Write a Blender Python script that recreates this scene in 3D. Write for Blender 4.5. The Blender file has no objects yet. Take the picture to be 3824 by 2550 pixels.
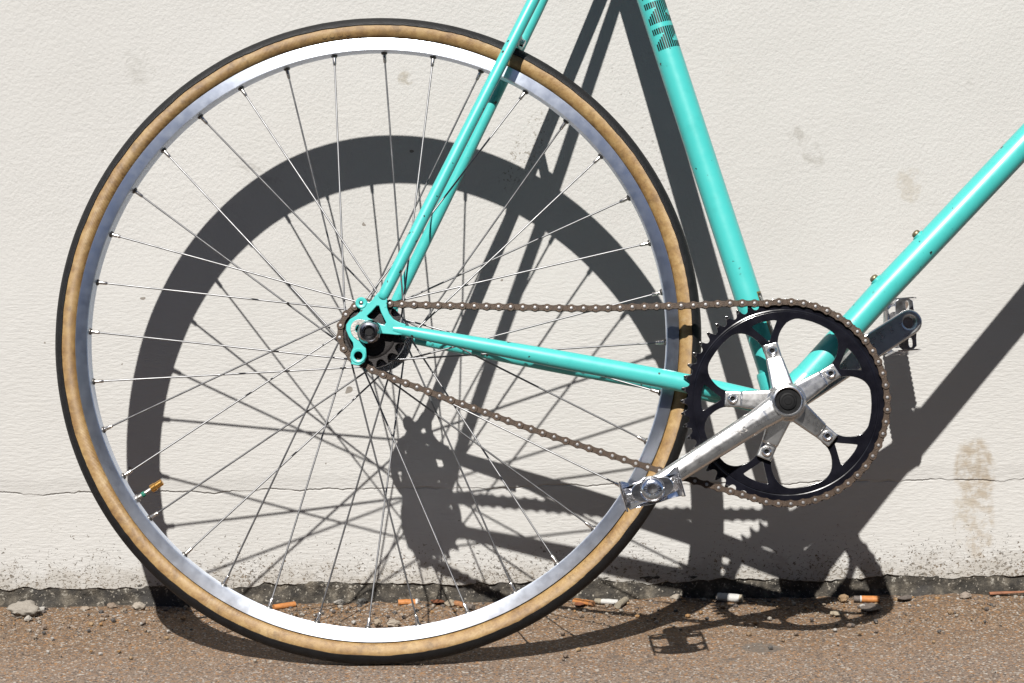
import bpy, bmesh, math, random
import numpy as np
from mathutils import Vector, Matrix, noise
from mathutils.geometry import tessellate_polygon
sc = bpy.context.scene
rnd = random.Random(7)
PI = math.pi

# ------------------------------------------------------------------ camera, sky, sun, exposure
PW, PH = 3824.0, 2550.0                       # pixel frame of the photograph
F_PX = 7149.6
CAM = Vector((0.1285, -2.2005, 0.5664))
PITCH, YAW, ROLL = 0.11689, 0.00965, -0.0110
SUN_TO = Vector((-0.2397, -1.0, 1.1331)).normalized()
c_f = Vector((math.sin(YAW)*math.cos(PITCH), math.cos(YAW)*math.cos(PITCH), -math.sin(PITCH)))
c_r0 = Vector((math.cos(YAW), -math.sin(YAW), 0))
c_u0 = c_r0.cross(c_f)
c_r = c_r0*math.cos(ROLL) + c_u0*math.sin(ROLL)
c_u = c_u0*math.cos(ROLL) - c_r0*math.sin(ROLL)
cd = bpy.data.cameras.new('camera')
cam = bpy.data.objects.new('camera', cd)
sc.collection.objects.link(cam)
cam.matrix_world = Matrix(((c_r.x, c_u.x, -c_f.x, CAM.x), (c_r.y, c_u.y, -c_f.y, CAM.y),
                           (c_r.z, c_u.z, -c_f.z, CAM.z), (0, 0, 0, 1)))
cd.sensor_width = 36.0
cd.sensor_fit = 'HORIZONTAL'
cd.lens = F_PX/PW*36.0
cd.clip_start, cd.clip_end = 0.05, 500.0
sc.camera = cam

world = bpy.data.worlds.new('World')
sc.world = world
world.use_nodes = True
wn = world.node_tree
bg = wn.nodes['Background']
sky = wn.nodes.new('ShaderNodeTexSky')
sky.sky_type = 'NISHITA'
sky.sun_disc = False
sky.sun_elevation = math.asin(SUN_TO.z)
sky.sun_rotation = math.atan2(SUN_TO.x, SUN_TO.y)
sky.air_density, sky.dust_density, sky.ozone_density = 0.55, 0.2, 0.8
wn.links.new(sky.outputs[0], bg.inputs[0])
bg.inputs[1].default_value = 0.05

sd = bpy.data.lights.new('sun', 'SUN')
sd.energy = 5.0
sd.angle = math.radians(0.53)
sd.color = (1.0, 0.965, 0.91)
sun = bpy.data.objects.new('sun', sd)
sc.collection.objects.link(sun)
sun.rotation_euler = (-SUN_TO).to_track_quat('-Z', 'Y').to_euler()
sun.location = SUN_TO*6

vs = sc.view_settings
vs.view_transform = 'Standard'
vs.look = 'None'
vs.exposure = 1.05
vs.gamma = 1.0
vs.use_curve_mapping = False
sc.render.engine = 'CYCLES'
sc.cycles.max_bounces = 5
sc.cycles.diffuse_bounces = 3
sc.cycles.glossy_bounces = 4

# ------------------------------------------------------------------ photograph pixels -> places
R = 0.343                                     # wheel radius with tyre
LEAN, BYAW, D0 = 0.19954, 0.05703, 0.25101    # the bicycle leans on the wall (plane y = 0)
BU = Vector((math.cos(BYAW), -math.sin(BYAW), 0))
BH = Vector((math.sin(BYAW), math.cos(BYAW), 0))
BV = Vector((0, 0, math.cos(LEAN))) + BH*math.sin(LEAN)
BW = BU.cross(BV)
BASE = Vector((0, -D0, 0))
HUB = BASE + R*BV

def ray(x, y):
    return c_f + c_r*((x-PW/2)/F_PX) - c_u*((y-PH/2)/F_PX)
def at(x, y, w=0.0):                          # pixel -> (u, v) in the bicycle's plane w metres from its middle
    d = ray(x, y)
    o = HUB + w*BW
    P = CAM + d*((o-CAM).dot(BW)/d.dot(BW)) - HUB
    return P.dot(BU), P.dot(BV)
def zat(ox, oy, s, pts, w): return [at(ox+a/s, oy+b/s, w) for a, b in pts]
def gnd(x, y, z=0.0):
    d = ray(x, y)
    return CAM + d*((z-CAM.z)/d.z)
def wal(x, y, yy=0.0):
    d = ray(x, y)
    return CAM + d*((yy-CAM.y)/d.y)

# ------------------------------------------------------------------ material helpers
def mat(name):
    m = bpy.data.materials.new(name)
    m.use_nodes = True
    nt = m.node_tree
    return m, nt, nt.nodes['Principled BSDF']
class N:
    def __init__(s, nt): s.nt = nt
    def n(s, t, **kw):
        o = s.nt.nodes.new('ShaderNode'+t)
        for k, v in kw.items(): setattr(o, k, v)
        return o
    def l(s, a, b): s.nt.links.new(a, b)
    def put(s, v, sock):
        if hasattr(v, 'is_output'): s.l(v, sock)
        else: sock.default_value = v
    def coord(s, kind='Object'): return s.n('TexCoord').outputs[kind]
    def map(s, v, scale=(1, 1, 1), loc=(0, 0, 0), rot=(0, 0, 0)):
        m = s.n('Mapping'); s.l(v, m.inputs[0])
        m.inputs['Scale'].default_value = scale; m.inputs['Location'].default_value = loc; m.inputs['Rotation'].default_value = rot
        return m.outputs[0]
    def noise(s, v, scale, detail=3, rough=.55, dist=0.0):
        t = s.n('TexNoise'); s.l(v, t.inputs['Vector'])
        t.inputs['Scale'].default_value = scale; t.inputs['Detail'].default_value = detail
        t.inputs['Roughness'].default_value = rough; t.inputs['Distortion'].default_value = dist
        return t.outputs[0]
    def voro(s, v, scale, out='Distance', feature='F1'):
        t = s.n('TexVoronoi', feature=feature); s.l(v, t.inputs['Vector']); t.inputs['Scale'].default_value = scale
        return t.outputs[out]
    def ramp(s, f, stops, mode='LINEAR'):
        r = s.n('ValToRGB'); r.color_ramp.interpolation = mode
        e = r.color_ramp.elements
        while len(e) < len(stops): e.new(0.5)
        for q, (p, c) in zip(e, stops):
            q.position = p; q.color = (c[0], c[1], c[2], 1) if not isinstance(c, float) else (c, c, c, 1)
        s.l(f, r.inputs[0]); return r.outputs[0]
    def mix(s, f, a, b, mode='MIX'):
        m = s.n('Mix', data_type='RGBA', blend_type=mode)
        s.put(f, m.inputs[0])
        for v, k in ((a, 6), (b, 7)):
            if hasattr(v, 'is_output'): s.l(v, m.inputs[k])
            else: m.inputs[k].default_value = (*v, 1)
        return m.outputs[2]
    def math(s, op, a, b=0.0, c=0.0, clamp=False):
        m = s.n('Math', operation=op, use_clamp=clamp)
        for i, v in enumerate((a, b, c)): s.put(v, m.inputs[i])
        return m.outputs[0]
    def sep(s, v):
        x = s.n('SeparateXYZ'); s.l(v, x.inputs[0]); return x.outputs
    def bump(s, h, strength, dist, normal=None):
        b = s.n('Bump'); b.inputs['Strength'].default_value = strength; b.inputs['Distance'].default_value = dist
        s.l(h, b.inputs['Height'])
        if normal is not None: s.l(normal, b.inputs['Normal'])
        return b.outputs[0]
    def base(s, c, b, f=None):
        f = ALB if f is None else f
        s.l(s.mix(1.0, c, (f, f, f), 'MULTIPLY'), b.inputs['Base Color'])
    def smooth(s, v, a, b):
        m = s.n('MapRange', interpolation_type='SMOOTHSTEP'); s.put(v, m.inputs[0])
        m.inputs[1].default_value = a; m.inputs[2].default_value = b
        return m.outputs[0]

ALB = 0.44                                     # overall reflectance of the non-metals, set against the exposure
def m_simple(name, col, rough=.5, metal=0.0, var=0.12, scale=60.0, bump=0.0, bscale=400.0, coat=0.0, spec=None):
    m, nt, b = mat(name); k = N(nt); c = k.coord()
    f = k.noise(c, scale, 4)
    if metal < .5: col = tuple(x*ALB for x in col)
    lo = tuple(max(0, x*(1-var)) for x in col); hi = tuple(min(1, x*(1+var)) for x in col)
    k.l(k.ramp(f, [(.3, lo), (.7, hi)]), b.inputs['Base Color'])
    k.l(k.ramp(k.noise(c, scale*2.3, 3), [(.25, rough*.8), (.75, min(1., rough*1.25))]), b.inputs['Roughness'])
    b.inputs['Metallic'].default_value = metal
    b.inputs['Coat Weight'].default_value = coat
    if spec is not None: b.inputs['Specular IOR Level'].default_value = spec
    if bump: k.l(k.bump(k.noise(c, bscale, 3), bump, .001), b.inputs['Normal'])
    return m

def m_frame():
    m, nt, b = mat('celeste_paint'); k = N(nt); c = k.coord()
    col = k.ramp(k.noise(c, 9, 4), [(.3, (.078, .67, .63)), (.7, (.094, .73, .69))])
    dirt = k.ramp(k.noise(c, 48, 6, .7), [(.56, 0.), (.74, .35)])
    col = k.mix(dirt, col, (.065, .50, .45))
    chip = k.math('MULTIPLY', k.smooth(k.noise(c, 150, 2, .4), .70, .715), k.smooth(k.noise(c, 11, 2), .45, .54))
    col = k.mix(chip, col, (.035, .045, .04))
    scr = k.smooth(k.noise(k.map(c, (320, 320, 24), rot=(.3, 1.2, .4)), 1.0, 2, .4), .75, .77)
    scr = k.math('MULTIPLY', scr, k.smooth(k.noise(c, 17, 2), .52, .6))
    col = k.mix(scr, col, (.02, .10, .09))
    k.base(col, b)
    k.l(k.ramp(k.noise(c, 70, 4), [(.3, .30), (.75, .44)]), b.inputs['Roughness'])
    b.inputs['Coat Weight'].default_value = .35; b.inputs['Coat Roughness'].default_value = .22
    k.l(k.bump(k.noise(c, 260, 3), .05, .0008), b.inputs['Normal'])
    return m

def m_rim():
    m, nt, b = mat('brushed_rim'); k = N(nt); c = k.coord()
    n = k.noise(c, 26, 5, .6)
    k.l(k.ramp(n, [(.3, (.67, .72, .82)), (.7, (.73, .78, .87))]), b.inputs['Base Color'])
    b.inputs['Metallic'].default_value = 1.0
    x = k.sep(c)
    r = k.math('SQRT', k.math('ADD', k.math('MULTIPLY', x[0], x[0]), k.math('MULTIPLY', x[1], x[1])))
    k.l(k.ramp(k.noise(c, 90, 4), [(.3, .34), (.8, .43)]), b.inputs['Roughness'])
    t = k.n('Tangent', direction_type='RADIAL', axis='Z')
    k.l(t.outputs[0], b.inputs['Tangent'])
    b.inputs['Anisotropic'].default_value = .92
    b.inputs['Anisotropic Rotation'].default_value = .25
    cb = k.n('CombineXYZ'); k.l(r, cb.inputs[0])
    g = k.noise(cb.outputs[0], 2200, 2)
    k.l(k.bump(k.math('ADD', g, k.math('MULTIPLY', k.noise(c, 55, 3), .4)), .07, .0006), b.inputs['Normal'])
    return m

def m_tan():
    m, nt, b = mat('tan_sidewall'); k = N(nt); c = k.coord()
    x = k.sep(c)
    ang = k.math('ARCTAN2', x[0], x[1])
    rad = k.math('SQRT', k.math('ADD', k.math('MULTIPLY', x[0], x[0]), k.math('MULTIPLY', x[1], x[1])))
    col = k.ramp(k.noise(c, 46, 8, .78), [(.34, (.25, .12, .03)), (.46, (.43, .24, .075)), (.55, (.54, .33, .115)), (.68, (.68, .46, .20))])
    dk = k.ramp(k.noise(c, 75, 5, .7), [(.53, 0.), (.68, .75)])
    col = k.mix(dk, col, (.22, .115, .035))
    pale = k.smooth(k.noise(k.map(c, (1, 1, 1), loc=(4, 2, 0)), 48, 7, .75), .56, .70)
    col = k.mix(k.math('MULTIPLY', pale, .32), col, (.80, .62, .36))
    thr = k.math('SINE', k.math('ADD', k.math('MULTIPLY', ang, 1050), k.math('MULTIPLY', rad, 4200)))
    col = k.mix(k.math('MULTIPLY', k.smooth(thr, .0, 1.), .16), col, (.82, .64, .36))
    edge = k.smooth(k.math('ADD', rad, k.math('MULTIPLY', k.noise(c, 120, 3), .0022)), .3222, .3209)
    col = k.mix(edge, col, (.10, .055, .03))
    k.base(col, b, ALB*.86)
    b.inputs['Roughness'].default_value = .52
    h = k.math('ADD', k.math('MULTIPLY', thr, .4), k.math('MULTIPLY', k.noise(c, 110, 5, .65), 2.4))
    k.l(k.bump(h, .40, .0006), b.inputs['Normal'])
    return m

def m_wall():
    m, nt, b = mat('painted_stucco'); k = N(nt); c = k.coord()
    x = k.sep(c)
    col = k.ramp(k.noise(c, 3.5, 5, .6), [(.3, (.735, .722, .695)), (.7, (.785, .775, .752))])
    blot = k.ramp(k.noise(c, 14, 5, .65), [(.6, 0.), (.8, .22)])
    col = k.mix(blot, col, (.62, .59, .53))
    # faint scuffs
    sf = k.smooth(k.noise(k.map(c, (30, 30, 55), rot=(0, .9, 0)), 1., 4, .7), .62, .76)
    sf = k.math('MULTIPLY', sf, k.smooth(k.noise(c, 4.3, 2), .48, .62))
    col = k.mix(k.math('MULTIPLY', sf, .5), col, (.36, .34, .31))
    # mould streaks that the photograph shows at two places
    nA = k.math('MULTIPLY', k.math('SUBTRACT', k.noise(c, 45, 4, .7), .5), 1.1)
    nB = {260: k.noise(c, 260, 3, .65), 60: k.noise(c, 60, 3, .65)}
    def patch(px, py, rx, rz, rot, thr, hi, cc, amount, sc_=260):
        P = wal(px, py)
        d = k.n('VectorMath', operation='SUBTRACT'); k.l(c, d.inputs[0]); d.inputs[1].default_value = (P.x, 0, P.z)
        v = k.n('VectorRotate', rotation_type='Y_AXIS'); k.l(d.outputs[0], v.inputs[0]); v.inputs['Angle'].default_value = rot
        s2 = k.sep(v.outputs[0])
        e = k.math('ADD', k.math('POWER', k.math('ABSOLUTE', k.math('DIVIDE', s2[0], rx)), 2.0), k.math('POWER', k.math('ABSOLUTE', k.math('DIVIDE', s2[2], rz)), 2.0))
        e = k.math('ADD', e, nA)
        mask = k.math('MULTIPLY', k.smooth(e, 1.05, .55), k.smooth(nB[sc_], thr, hi))
        return k.mix(k.math('MULTIPLY', mask, amount, clamp=True), col, cc)
    col = patch(1960, 560, .018, .055, -.5, .55, .64, (.22, .18, .12), .6)
    col = patch(2370, 410, .010, .075, .55, .60, .68, (.30, .28, .25), .6)
    col = patch(2440, 620, .008, .05, .5, .60, .68, (.25, .23, .20), .6)
    col = patch(3640, 1760, .026, .042, .1, .30, .62, (.50, .42, .32), .85, 60)
    col = patch(3650, 1925, .022, .060, .05, .40, .62, (.56, .49, .40), .75, 60)
    col = patch(3590, 1910, .012, .045, .0, .42, .62, (.62, .57, .49), .6, 60)
    col = patch(1515, 292, .010, .009, 0, .40, .58, (.44, .39, .30), .6, 60)
    col = patch(3010, 545, .014, .030, .7, .42, .62, (.52, .50, .46), .6, 60)
    col = patch(3400, 690, .020, .022, .3, .40, .60, (.60, .55, .47), .55, 60)
    col = patch(520, 245, .020, .024, .2, .42, .62, (.56, .545, .51), .5, 60)
    col = patch(960, 640, .05, .006, -.5, .44, .60, (.50, .485, .45), .5, 60)
    # dirt flecks that thicken towards the pavement
    zf = k.smooth(x[2], .24, .0)
    fl = k.noise(k.map(c, (260, 1, 330)), 1., 3, .62, 1.1)
    thr = k.math('SUBTRACT', .83, k.math('ADD', k.math('MULTIPLY', k.math('POWER', zf, 2.2), .29), k.math('MULTIPLY', k.math('SUBTRACT', k.noise(c, 16, 3), .5), .16)))
    fm = k.math('MULTIPLY', k.smooth(k.math('SUBTRACT', fl, thr), 0., .02), k.smooth(zf, 0., .12))
    col = k.mix(k.math('MULTIPLY', fm, .85), col, k.ramp(k.noise(c, 50, 2), [(.4, (.07, .05, .032)), (.6, (.20, .125, .06))]))
    fr = k.math('GREATER_THAN', k.noise(k.map(c, (38, 1, 46), loc=(3, 0, 1)), 1., 2, .45), .765)
    col = k.mix(k.math('MULTIPLY', fr, .7), col, (.16, .12, .08))
    splash = k.smooth(k.math('ADD', x[2], k.math('MULTIPLY', k.math('SUBTRACT', k.noise(c, 34, 5, .7), .5), .10)), .055, .022)
    col = k.mix(k.math('MULTIPLY', splash, .45), col, (.42, .37, .30))
    k.base(col, b)
    b.inputs['Roughness'].default_value = .72
    b.inputs['Specular IOR Level'].default_value = .25
    up = k.smooth(x[2], .30, .46)
    h1 = k.noise(c, 230, 4, .6)
    h2 = k.noise(k.map(c, (90, 150, 330)), 1., 4, .6)
    hh = k.n('Mix', data_type='FLOAT'); k.l(up, hh.inputs[0]); k.l(h2, hh.inputs[2]); k.l(h1, hh.inputs[3])
    h = k.math('ADD', hh.outputs[0], k.math('MULTIPLY', k.noise(c, 42, 4), .6))
    h = k.math('ADD', h, k.math('MULTIPLY', fm, -.9))
    # casting joint, a hairline ledge across the wall
    P1, P2 = wal(300, 1842), wal(3700, 1790)
    sl = (P2.z-P1.z)/(P2.x-P1.x)
    zc = k.math('SUBTRACT', x[2], k.math('ADD', k.math('MULTIPLY', x[0], sl), P1.z - sl*P1.x))
    zc = k.math('ADD', zc, k.math('MULTIPLY', k.math('SUBTRACT', k.noise(k.map(c, (12, 0, 0)), 1., 6, .62), .5), .022))
    ledge = k.math('ADD', k.smooth(zc, -.0010, .0010), k.math('MULTIPLY', k.smooth(zc, .0, .020), 1.6))
    gr = k.math('SUBTRACT', 1.0, k.smooth(k.math('ABSOLUTE', zc), .0004, .0014))
    gap = k.smooth(k.noise(k.map(c, (16, 0, 0), loc=(5, 0, 0)), 1., 3), .42, .56)
    h = k.math('ADD', h, k.math('MULTIPLY', ledge, .8))
    h = k.math('SUBTRACT', h, k.math('MULTIPLY', k.math('MULTIPLY', gr, gap), 2.4))
    k.l(k.bump(h, .75, .0011), b.inputs['Normal'])
    return m

def m_footing():
    m, nt, b = mat('bare_footing_concrete'); k = N(nt); c = k.coord()
    col = k.ramp(k.noise(c, 60, 6, .7), [(.38, (.028, .024, .019)), (.52, (.085, .073, .056)), (.68, (.25, .215, .165))])
    col = k.mix(k.smooth(k.noise(c, 9, 4), .5, .66), col, (.06, .055, .05))
    x = k.sep(c)
    chip = k.math('MULTIPLY', k.smooth(k.noise(c, 120, 4, .7), .60, .635), k.smooth(x[2], .008, .022))
    col = k.mix(k.math('MULTIPLY', chip, .8), col, (.66, .63, .56))
    sp = k.math('GREATER_THAN', k.noise(c, 320, 2, .5), .66)
    col = k.mix(sp, col, (.40, .36, .30))
    k.base(col, b); b.inputs['Roughness'].default_value = .9
    k.l(k.bump(k.noise(c, 150, 5, .7), .9, .003), b.inputs['Normal'])
    return m

def m_ground():
    m, nt, b = mat('sandy_pavement'); k = N(nt); c = k.coord()
    x = k.sep(c)
    col = k.ramp(k.noise(c, 7, 6, .62), [(.3, (.235, .158, .104)), (.5, (.285, .192, .130)), (.72, (.335, .232, .158))])
    near = k.smooth(k.math('ADD', x[1], k.math('MULTIPLY', k.math('SUBTRACT', k.noise(c, 12, 4), .5), .12)), -.30, -.06)
    col = k.mix(k.math('MULTIPLY', near, .8), col, k.ramp(k.noise(c, 40, 5, .7), [(.3, (.165, .098, .050)), (.7, (.285, .175, .092))]))
    grey = k.smooth(k.math('ADD', x[1], k.math('MULTIPLY', k.math('SUBTRACT', k.noise(c, 5, 4), .5), .25)), -.16, -.34)
    col = k.mix(k.math('MULTIPLY', grey, .45), col, (.30, .235, .19))
    g1 = k.voro(c, 420, 'Color'); s1 = k.sep(g1)
    col = k.mix(k.math('MULTIPLY', k.math('GREATER_THAN', s1[0], .78), .8), col, (.11, .085, .07))
    col = k.mix(k.math('MULTIPLY', k.math('GREATER_THAN', s1[1], .84), .8), col, (.42, .22, .09))
    col = k.mix(k.math('MULTIPLY', k.math('GREATER_THAN', s1[2], .91), .85), col, (.58, .53, .47))
    g2 = k.sep(k.voro(c, 760, 'Color'))
    col = k.mix(k.math('MULTIPLY', k.math('GREATER_THAN', g2[0], .86), .6), col, (.07, .06, .055))
    col = k.mix(k.math('MULTIPLY', k.math('GREATER_THAN', g2[1], .90), .55), col, (.55, .45, .36))
    P = gnd(2840, 2415); d = k.n('VectorMath', operation='SUBTRACT'); k.l(c, d.inputs[0]); d.inputs[1].default_value = (P.x, P.y, 0)
    s2 = k.sep(d.outputs[0])
    e = k.math('ADD', k.math('POWER', k.math('ABSOLUTE', k.math('DIVIDE', s2[0], .024)), 2.), k.math('POWER', k.math('ABSOLUTE', k.math('DIVIDE', s2[1], .022)), 2.))
    e = k.math('ADD', e, k.math('MULTIPLY', k.math('SUBTRACT', k.noise(c, 40, 4), .5), 1.4))
    col = k.mix(k.math('MULTIPLY', k.smooth(e, 1.0, .6), .7), col, (.17, .15, .13))
    oil = k.smooth(k.noise(c, 15, 3), .68, .73)
    col = k.mix(k.math('MULTIPLY', oil, .5), col, (.12, .11, .10))
    k.base(col, b)
    b.inputs['Roughness'].default_value = .85
    b.inputs['Specular IOR Level'].default_value = .35
    h = k.math('ADD', k.math('MULTIPLY', s1[0], .6), k.noise(c, 300, 4, .7))
    h = k.math('ADD', h, k.math('MULTIPLY', k.noise(c, 60, 4), 1.2))
    k.l(k.bump(h, .7, .0014), b.inputs['Normal'])
    return m

def m_attr(name, rough=.75, spec=.4):
    m, nt, b = mat(name); k = N(nt); c = k.coord()
    a = k.n('Attribute'); a.attribute_name = 'tint'
    col = k.mix(k.math('MULTIPLY', k.noise(c, 500, 4), .5), a.outputs[0], (.12, .09, .07))
    k.base(col, b); b.inputs['Roughness'].default_value = rough
    b.inputs['Specular IOR Level'].default_value = spec
    k.l(k.bump(k.noise(c, 900, 3), .5, .0005), b.inputs['Normal'])
    return m

def m_ring():
    m, nt, b = mat('black_chainring'); k = N(nt); c = k.coord()
    x = k.sep(c)
    r = k.math('SQRT', k.math('ADD', k.math('MULTIPLY', x[0], x[0]), k.math('MULTIPLY', x[1], x[1])))
    wear = k.smooth(k.math('ADD', r, k.math('MULTIPLY', k.math('SUBTRACT', k.noise(c, 300, 3), .5), .006)), .1030, .1045)
    col = k.mix(wear, k.ramp(k.noise(c, 60, 4), [(.3, (.0025, .0025, .004)), (.7, (.006, .006, .009))]), (.16, .155, .155))
    k.l(col, b.inputs['Base Color']); k.l(wear, b.inputs['Metallic'])
    k.l(k.ramp(k.noise(c, 130, 4), [(.3, .13), (.7, .20)]), b.inputs['Roughness'])
    b.inputs['Specular IOR Level'].default_value = .4
    return m

def m_crank():
    m, nt, b = mat('worn_polished_aluminium'); k = N(nt); c = k.coord()
    col = k.ramp(k.noise(c, 30, 6, .65), [(.3, (.56, .55, .54)), (.7, (.66, .655, .65))])
    gr = k.ramp(k.noise(c, 55, 6, .7), [(.60, 0.), (.80, .4)])
    col = k.mix(gr, col, (.36, .34, .31))
    k.l(col, b.inputs['Base Color']); b.inputs['Metallic'].default_value = 1.
    k.l(k.ramp(k.noise(c, 90, 5, .7), [(.3, .24), (.7, .34)]), b.inputs['Roughness'])
    s = k.smooth(k.noise(k.map(c, (700, 60, 300), rot=(0, 0, .7)), 1., 2), .7, .74)
    k.l(k.bump(k.math('SUBTRACT', k.noise(c, 130, 4), k.math('MULTIPLY', s, 1.2)), .025, .0007), b.inputs['Normal'])
    return m

M = {}
M['frame'] = m_frame(); M['rim'] = m_rim(); M['tan'] = m_tan(); M['ring'] = m_ring(); M['crank'] = m_crank()
M['tread'] = m_simple('black_rubber', (.011, .011, .012), .55, 0, .35, 90, .5, 700, spec=.25)
M['spoke'] = m_simple('stainless_spoke', (.19, .19, .195), .46, 1, .15, 40)
M['brassnip'] = m_simple('nickel_nipple', (.58, .55, .52), .25, 1, .2, 300)
M['eyelet'] = m_simple('dark_rim_eyelet', (.10, .095, .09), .4, .8, .2, 300)
M['chrome'] = m_simple('chrome_plate', (.80, .80, .82), .17, 1, .08, 60, .05, 200)
M['nut'] = m_simple('blackened_nut', (.30, .30, .32), .16, 1, .15, 60)
M['alu'] = m_simple('satin_aluminium', (.68, .68, .69), .26, 1, .12, 80)
M['hub'] = m_simple('polished_hub', (.36, .37, .40), .20, 1, .1, 60)
M['steel'] = m_simple('worn_steel', (.30, .285, .27), .42, 1, .2, 140, .2, 500)
M['dark'] = m_simple('dark_steel', (.014, .012, .012), .5, .6, .3, 120, .2, 500)
M['black'] = m_simple('black_plastic_and_bore_shade', (.008, .008, .009), .45, 0, .2, 90, spec=.15)
M['rust'] = m_simple('oily_rusty_chain', (.078, .045, .024), .48, .35, .35, 300, .3, 900)
M['pin'] = m_simple('bright_rivet', (.56, .55, .55), .3, 1, .2, 500)
M['gold'] = m_simple('brass', (.66, .36, .10), .26, 1, .15, 200)
M['green'] = m_simple('green_valve_paint', (.02, .22, .15), .4, 0, .2, 200)
M['brassbolt'] = m_simple('dull_brass_bolt', (.20, .165, .105), .4, .8, .3, 300)
M['decal'] = m_simple('black_decal_film', (.008, .014, .014), .35, 0, .2, 100)
M['blue'] = m_simple('blue_sticker', (.02, .12, .55), .35, 0, .1, 100)
M['white'] = m_simple('white_sticker', (.75, .75, .72), .4, 0, .05, 100)
M['goldfilm'] = m_simple('gold_sticker', (.33, .24, .06), .35, .3, .15, 100)
M['saddle'] = m_simple('black_saddle_leather', (.02, .018, .016), .5, 0, .3, 80, .3, 300)
M['ink'] = m_simple('faded_ink', (.14, .085, .035), .6, 0, .3, 200)

# ------------------------------------------------------------------ mesh helpers
col = sc.collection
def link(o, parent=None):
    col.objects.link(o)
    if parent is not None: o.parent = parent
    return o
def make(name, verts, faces, m, parent=None, smooth=35, loc=None, fm=None):
    me = bpy.data.meshes.new(name)
    me.from_pydata([tuple(v) for v in verts], [], faces)
    for q in (m if isinstance(m, (list, tuple)) else [m]): me.materials.append(q)
    if fm is not None: me.polygons.foreach_set('material_index', fm)
    me.update()
    if smooth:
        me.shade_smooth(); me.set_sharp_from_angle(angle=math.radians(smooth))
    o = bpy.data.objects.new(name, me)
    if loc is not None: o.location = loc
    return link(o, parent)
class MB:
    def __init__(s): s.v, s.f, s.m = [], [], []
    def add(s, v, f, mi=0):
        b = len(s.v); s.v += [tuple(q) for q in v]; s.f += [tuple(i+b for i in q) for q in f]; s.m += [mi]*len(f); return s
    def build(s, name, m, parent=None, smooth=35, loc=None): return make(name, s.v, s.f, m, parent, smooth, loc, s.m)
def basis(d):
    d = Vector(d).normalized()
    a = Vector((0, 0, 1)) if abs(d.z) < .9 else Vector((1, 0, 0))
    x = (a - d*a.dot(d)).normalized()
    return x, d.cross(x)
def tube(pts, rad, n=20, cap=True, flat=1.0, refz=True):
    """sweep: circle (or ellipse, flat = ratio along the second axis) along points"""
    pts = [Vector(p) for p in pts]
    if not hasattr(rad, '__len__'): rad = [rad]*len(pts)
    v, f = [], []
    for i, p in enumerate(pts):
        d = (pts[min(i+1, len(pts)-1)] - pts[max(i-1, 0)]).normalized()
        x, y = basis(d)
        for j in range(n):
            a = 2*PI*j/n
            v.append(p + x*math.cos(a)*rad[i]*flat + y*math.sin(a)*rad[i])
    for i in range(len(pts)-1):
        for j in range(n):
            f.append((i*n+j, i*n+(j+1) % n, (i+1)*n+(j+1) % n, (i+1)*n+j))
    if cap:
        f.append(tuple(range(n-1, -1, -1))); f.append(tuple(range((len(pts)-1)*n, len(pts)*n)))
    return v, f
def lathe(prof, n=32, c=(0, 0), closed=False, cap=True):
    """revolve (r, w) profile about the local z axis through c"""
    v, f = [], []
    for r, w in prof:
        for j in range(n):
            a = 2*PI*j/n
            v.append((c[0]+r*math.sin(a), c[1]+r*math.cos(a), w))
    k = len(prof)
    for i in range(k if closed else k-1):
        i2 = (i+1) % k
        for j in range(n):
            f.append((i*n+j, i*n+(j+1) % n, i2*n+(j+1) % n, i2*n+j))
    if not closed and cap:
        if prof[0][0] > 1e-6: f.append(tuple(range(n)))
        if prof[-1][0] > 1e-6: f.append(tuple(range(k*n-1, (k-1)*n-1, -1)))
    return v, f
def plate(outline, holes, z0, z1, bev=.0004, res=1):
    """flat plate with holes and softened edges in the local xy plane"""
    cu = bpy.data.curves.new('tmp', 'CURVE'); cu.dimensions = '2D'; cu.fill_mode = 'BOTH'
    for pl in [outline]+list(holes):
        s = cu.splines.new('POLY'); s.points.add(len(pl)-1); s.use_cyclic_u = True
        for p, q in zip(s.points, pl): p.co = (q[0]*100, q[1]*100, 0, 1)
    cu.extrude = 100*max(1e-5, abs(z1-z0)/2-bev); cu.bevel_depth = 100*bev; cu.bevel_resolution = res; cu.offset = -100*bev
    o = bpy.data.objects.new('tmp', cu)
    me = bpy.data.meshes.new_from_object(o)
    zc = (z0+z1)/2
    v = [(p.co.x/100, p.co.y/100, p.co.z/100+zc) for p in me.vertices]
    f = [tuple(p.vertices) for p in me.polygons]
    bpy.data.objects.remove(o); bpy.data.curves.remove(cu); bpy.data.meshes.remove(me)
    return v, f
def circ(cx, cy, r, n=20, a0=0): return [(cx+r*math.cos(a0+2*PI*i/n), cy+r*math.sin(a0+2*PI*i/n)) for i in range(n)]
def smoothpoly(p, it=2):
    for _ in range(it):
        q = []
        for i in range(len(p)):
            a, b = p[i], p[(i+1) % len(p)]
            q += [(a[0]*.75+b[0]*.25, a[1]*.75+b[1]*.25), (a[0]*.25+b[0]*.75, a[1]*.25+b[1]*.75)]
        p = q
    return p
def spline(pts, n=12):
    out = []
    P = [Vector(p) for p in pts]; P = [2*P[0]-P[1]] + P + [2*P[-1]-P[-2]]
    for i in range(1, len(P)-2):
        for j in range(n):
            t = j/n; a, b, c, d = P[i-1], P[i], P[i+1], P[i+2]
            out.append(.5*((2*b)+(c-a)*t+(2*a-5*b+4*c-d)*t*t+(3*b-a-3*c+d)*t**3))
    out.append(P[-2]); return out
def empty(name, loc=(0, 0, 0), parent=None):
    o = bpy.data.objects.new(name, None); o.empty_display_size = .05; o.location = loc
    return link(o, parent)
def tag(o, label, cat=None, group=None, kind=None):
    o['label'] = label
    if cat: o['category'] = cat
    if group: o['group'] = group
    if kind: o['kind'] = kind
    return o

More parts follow.
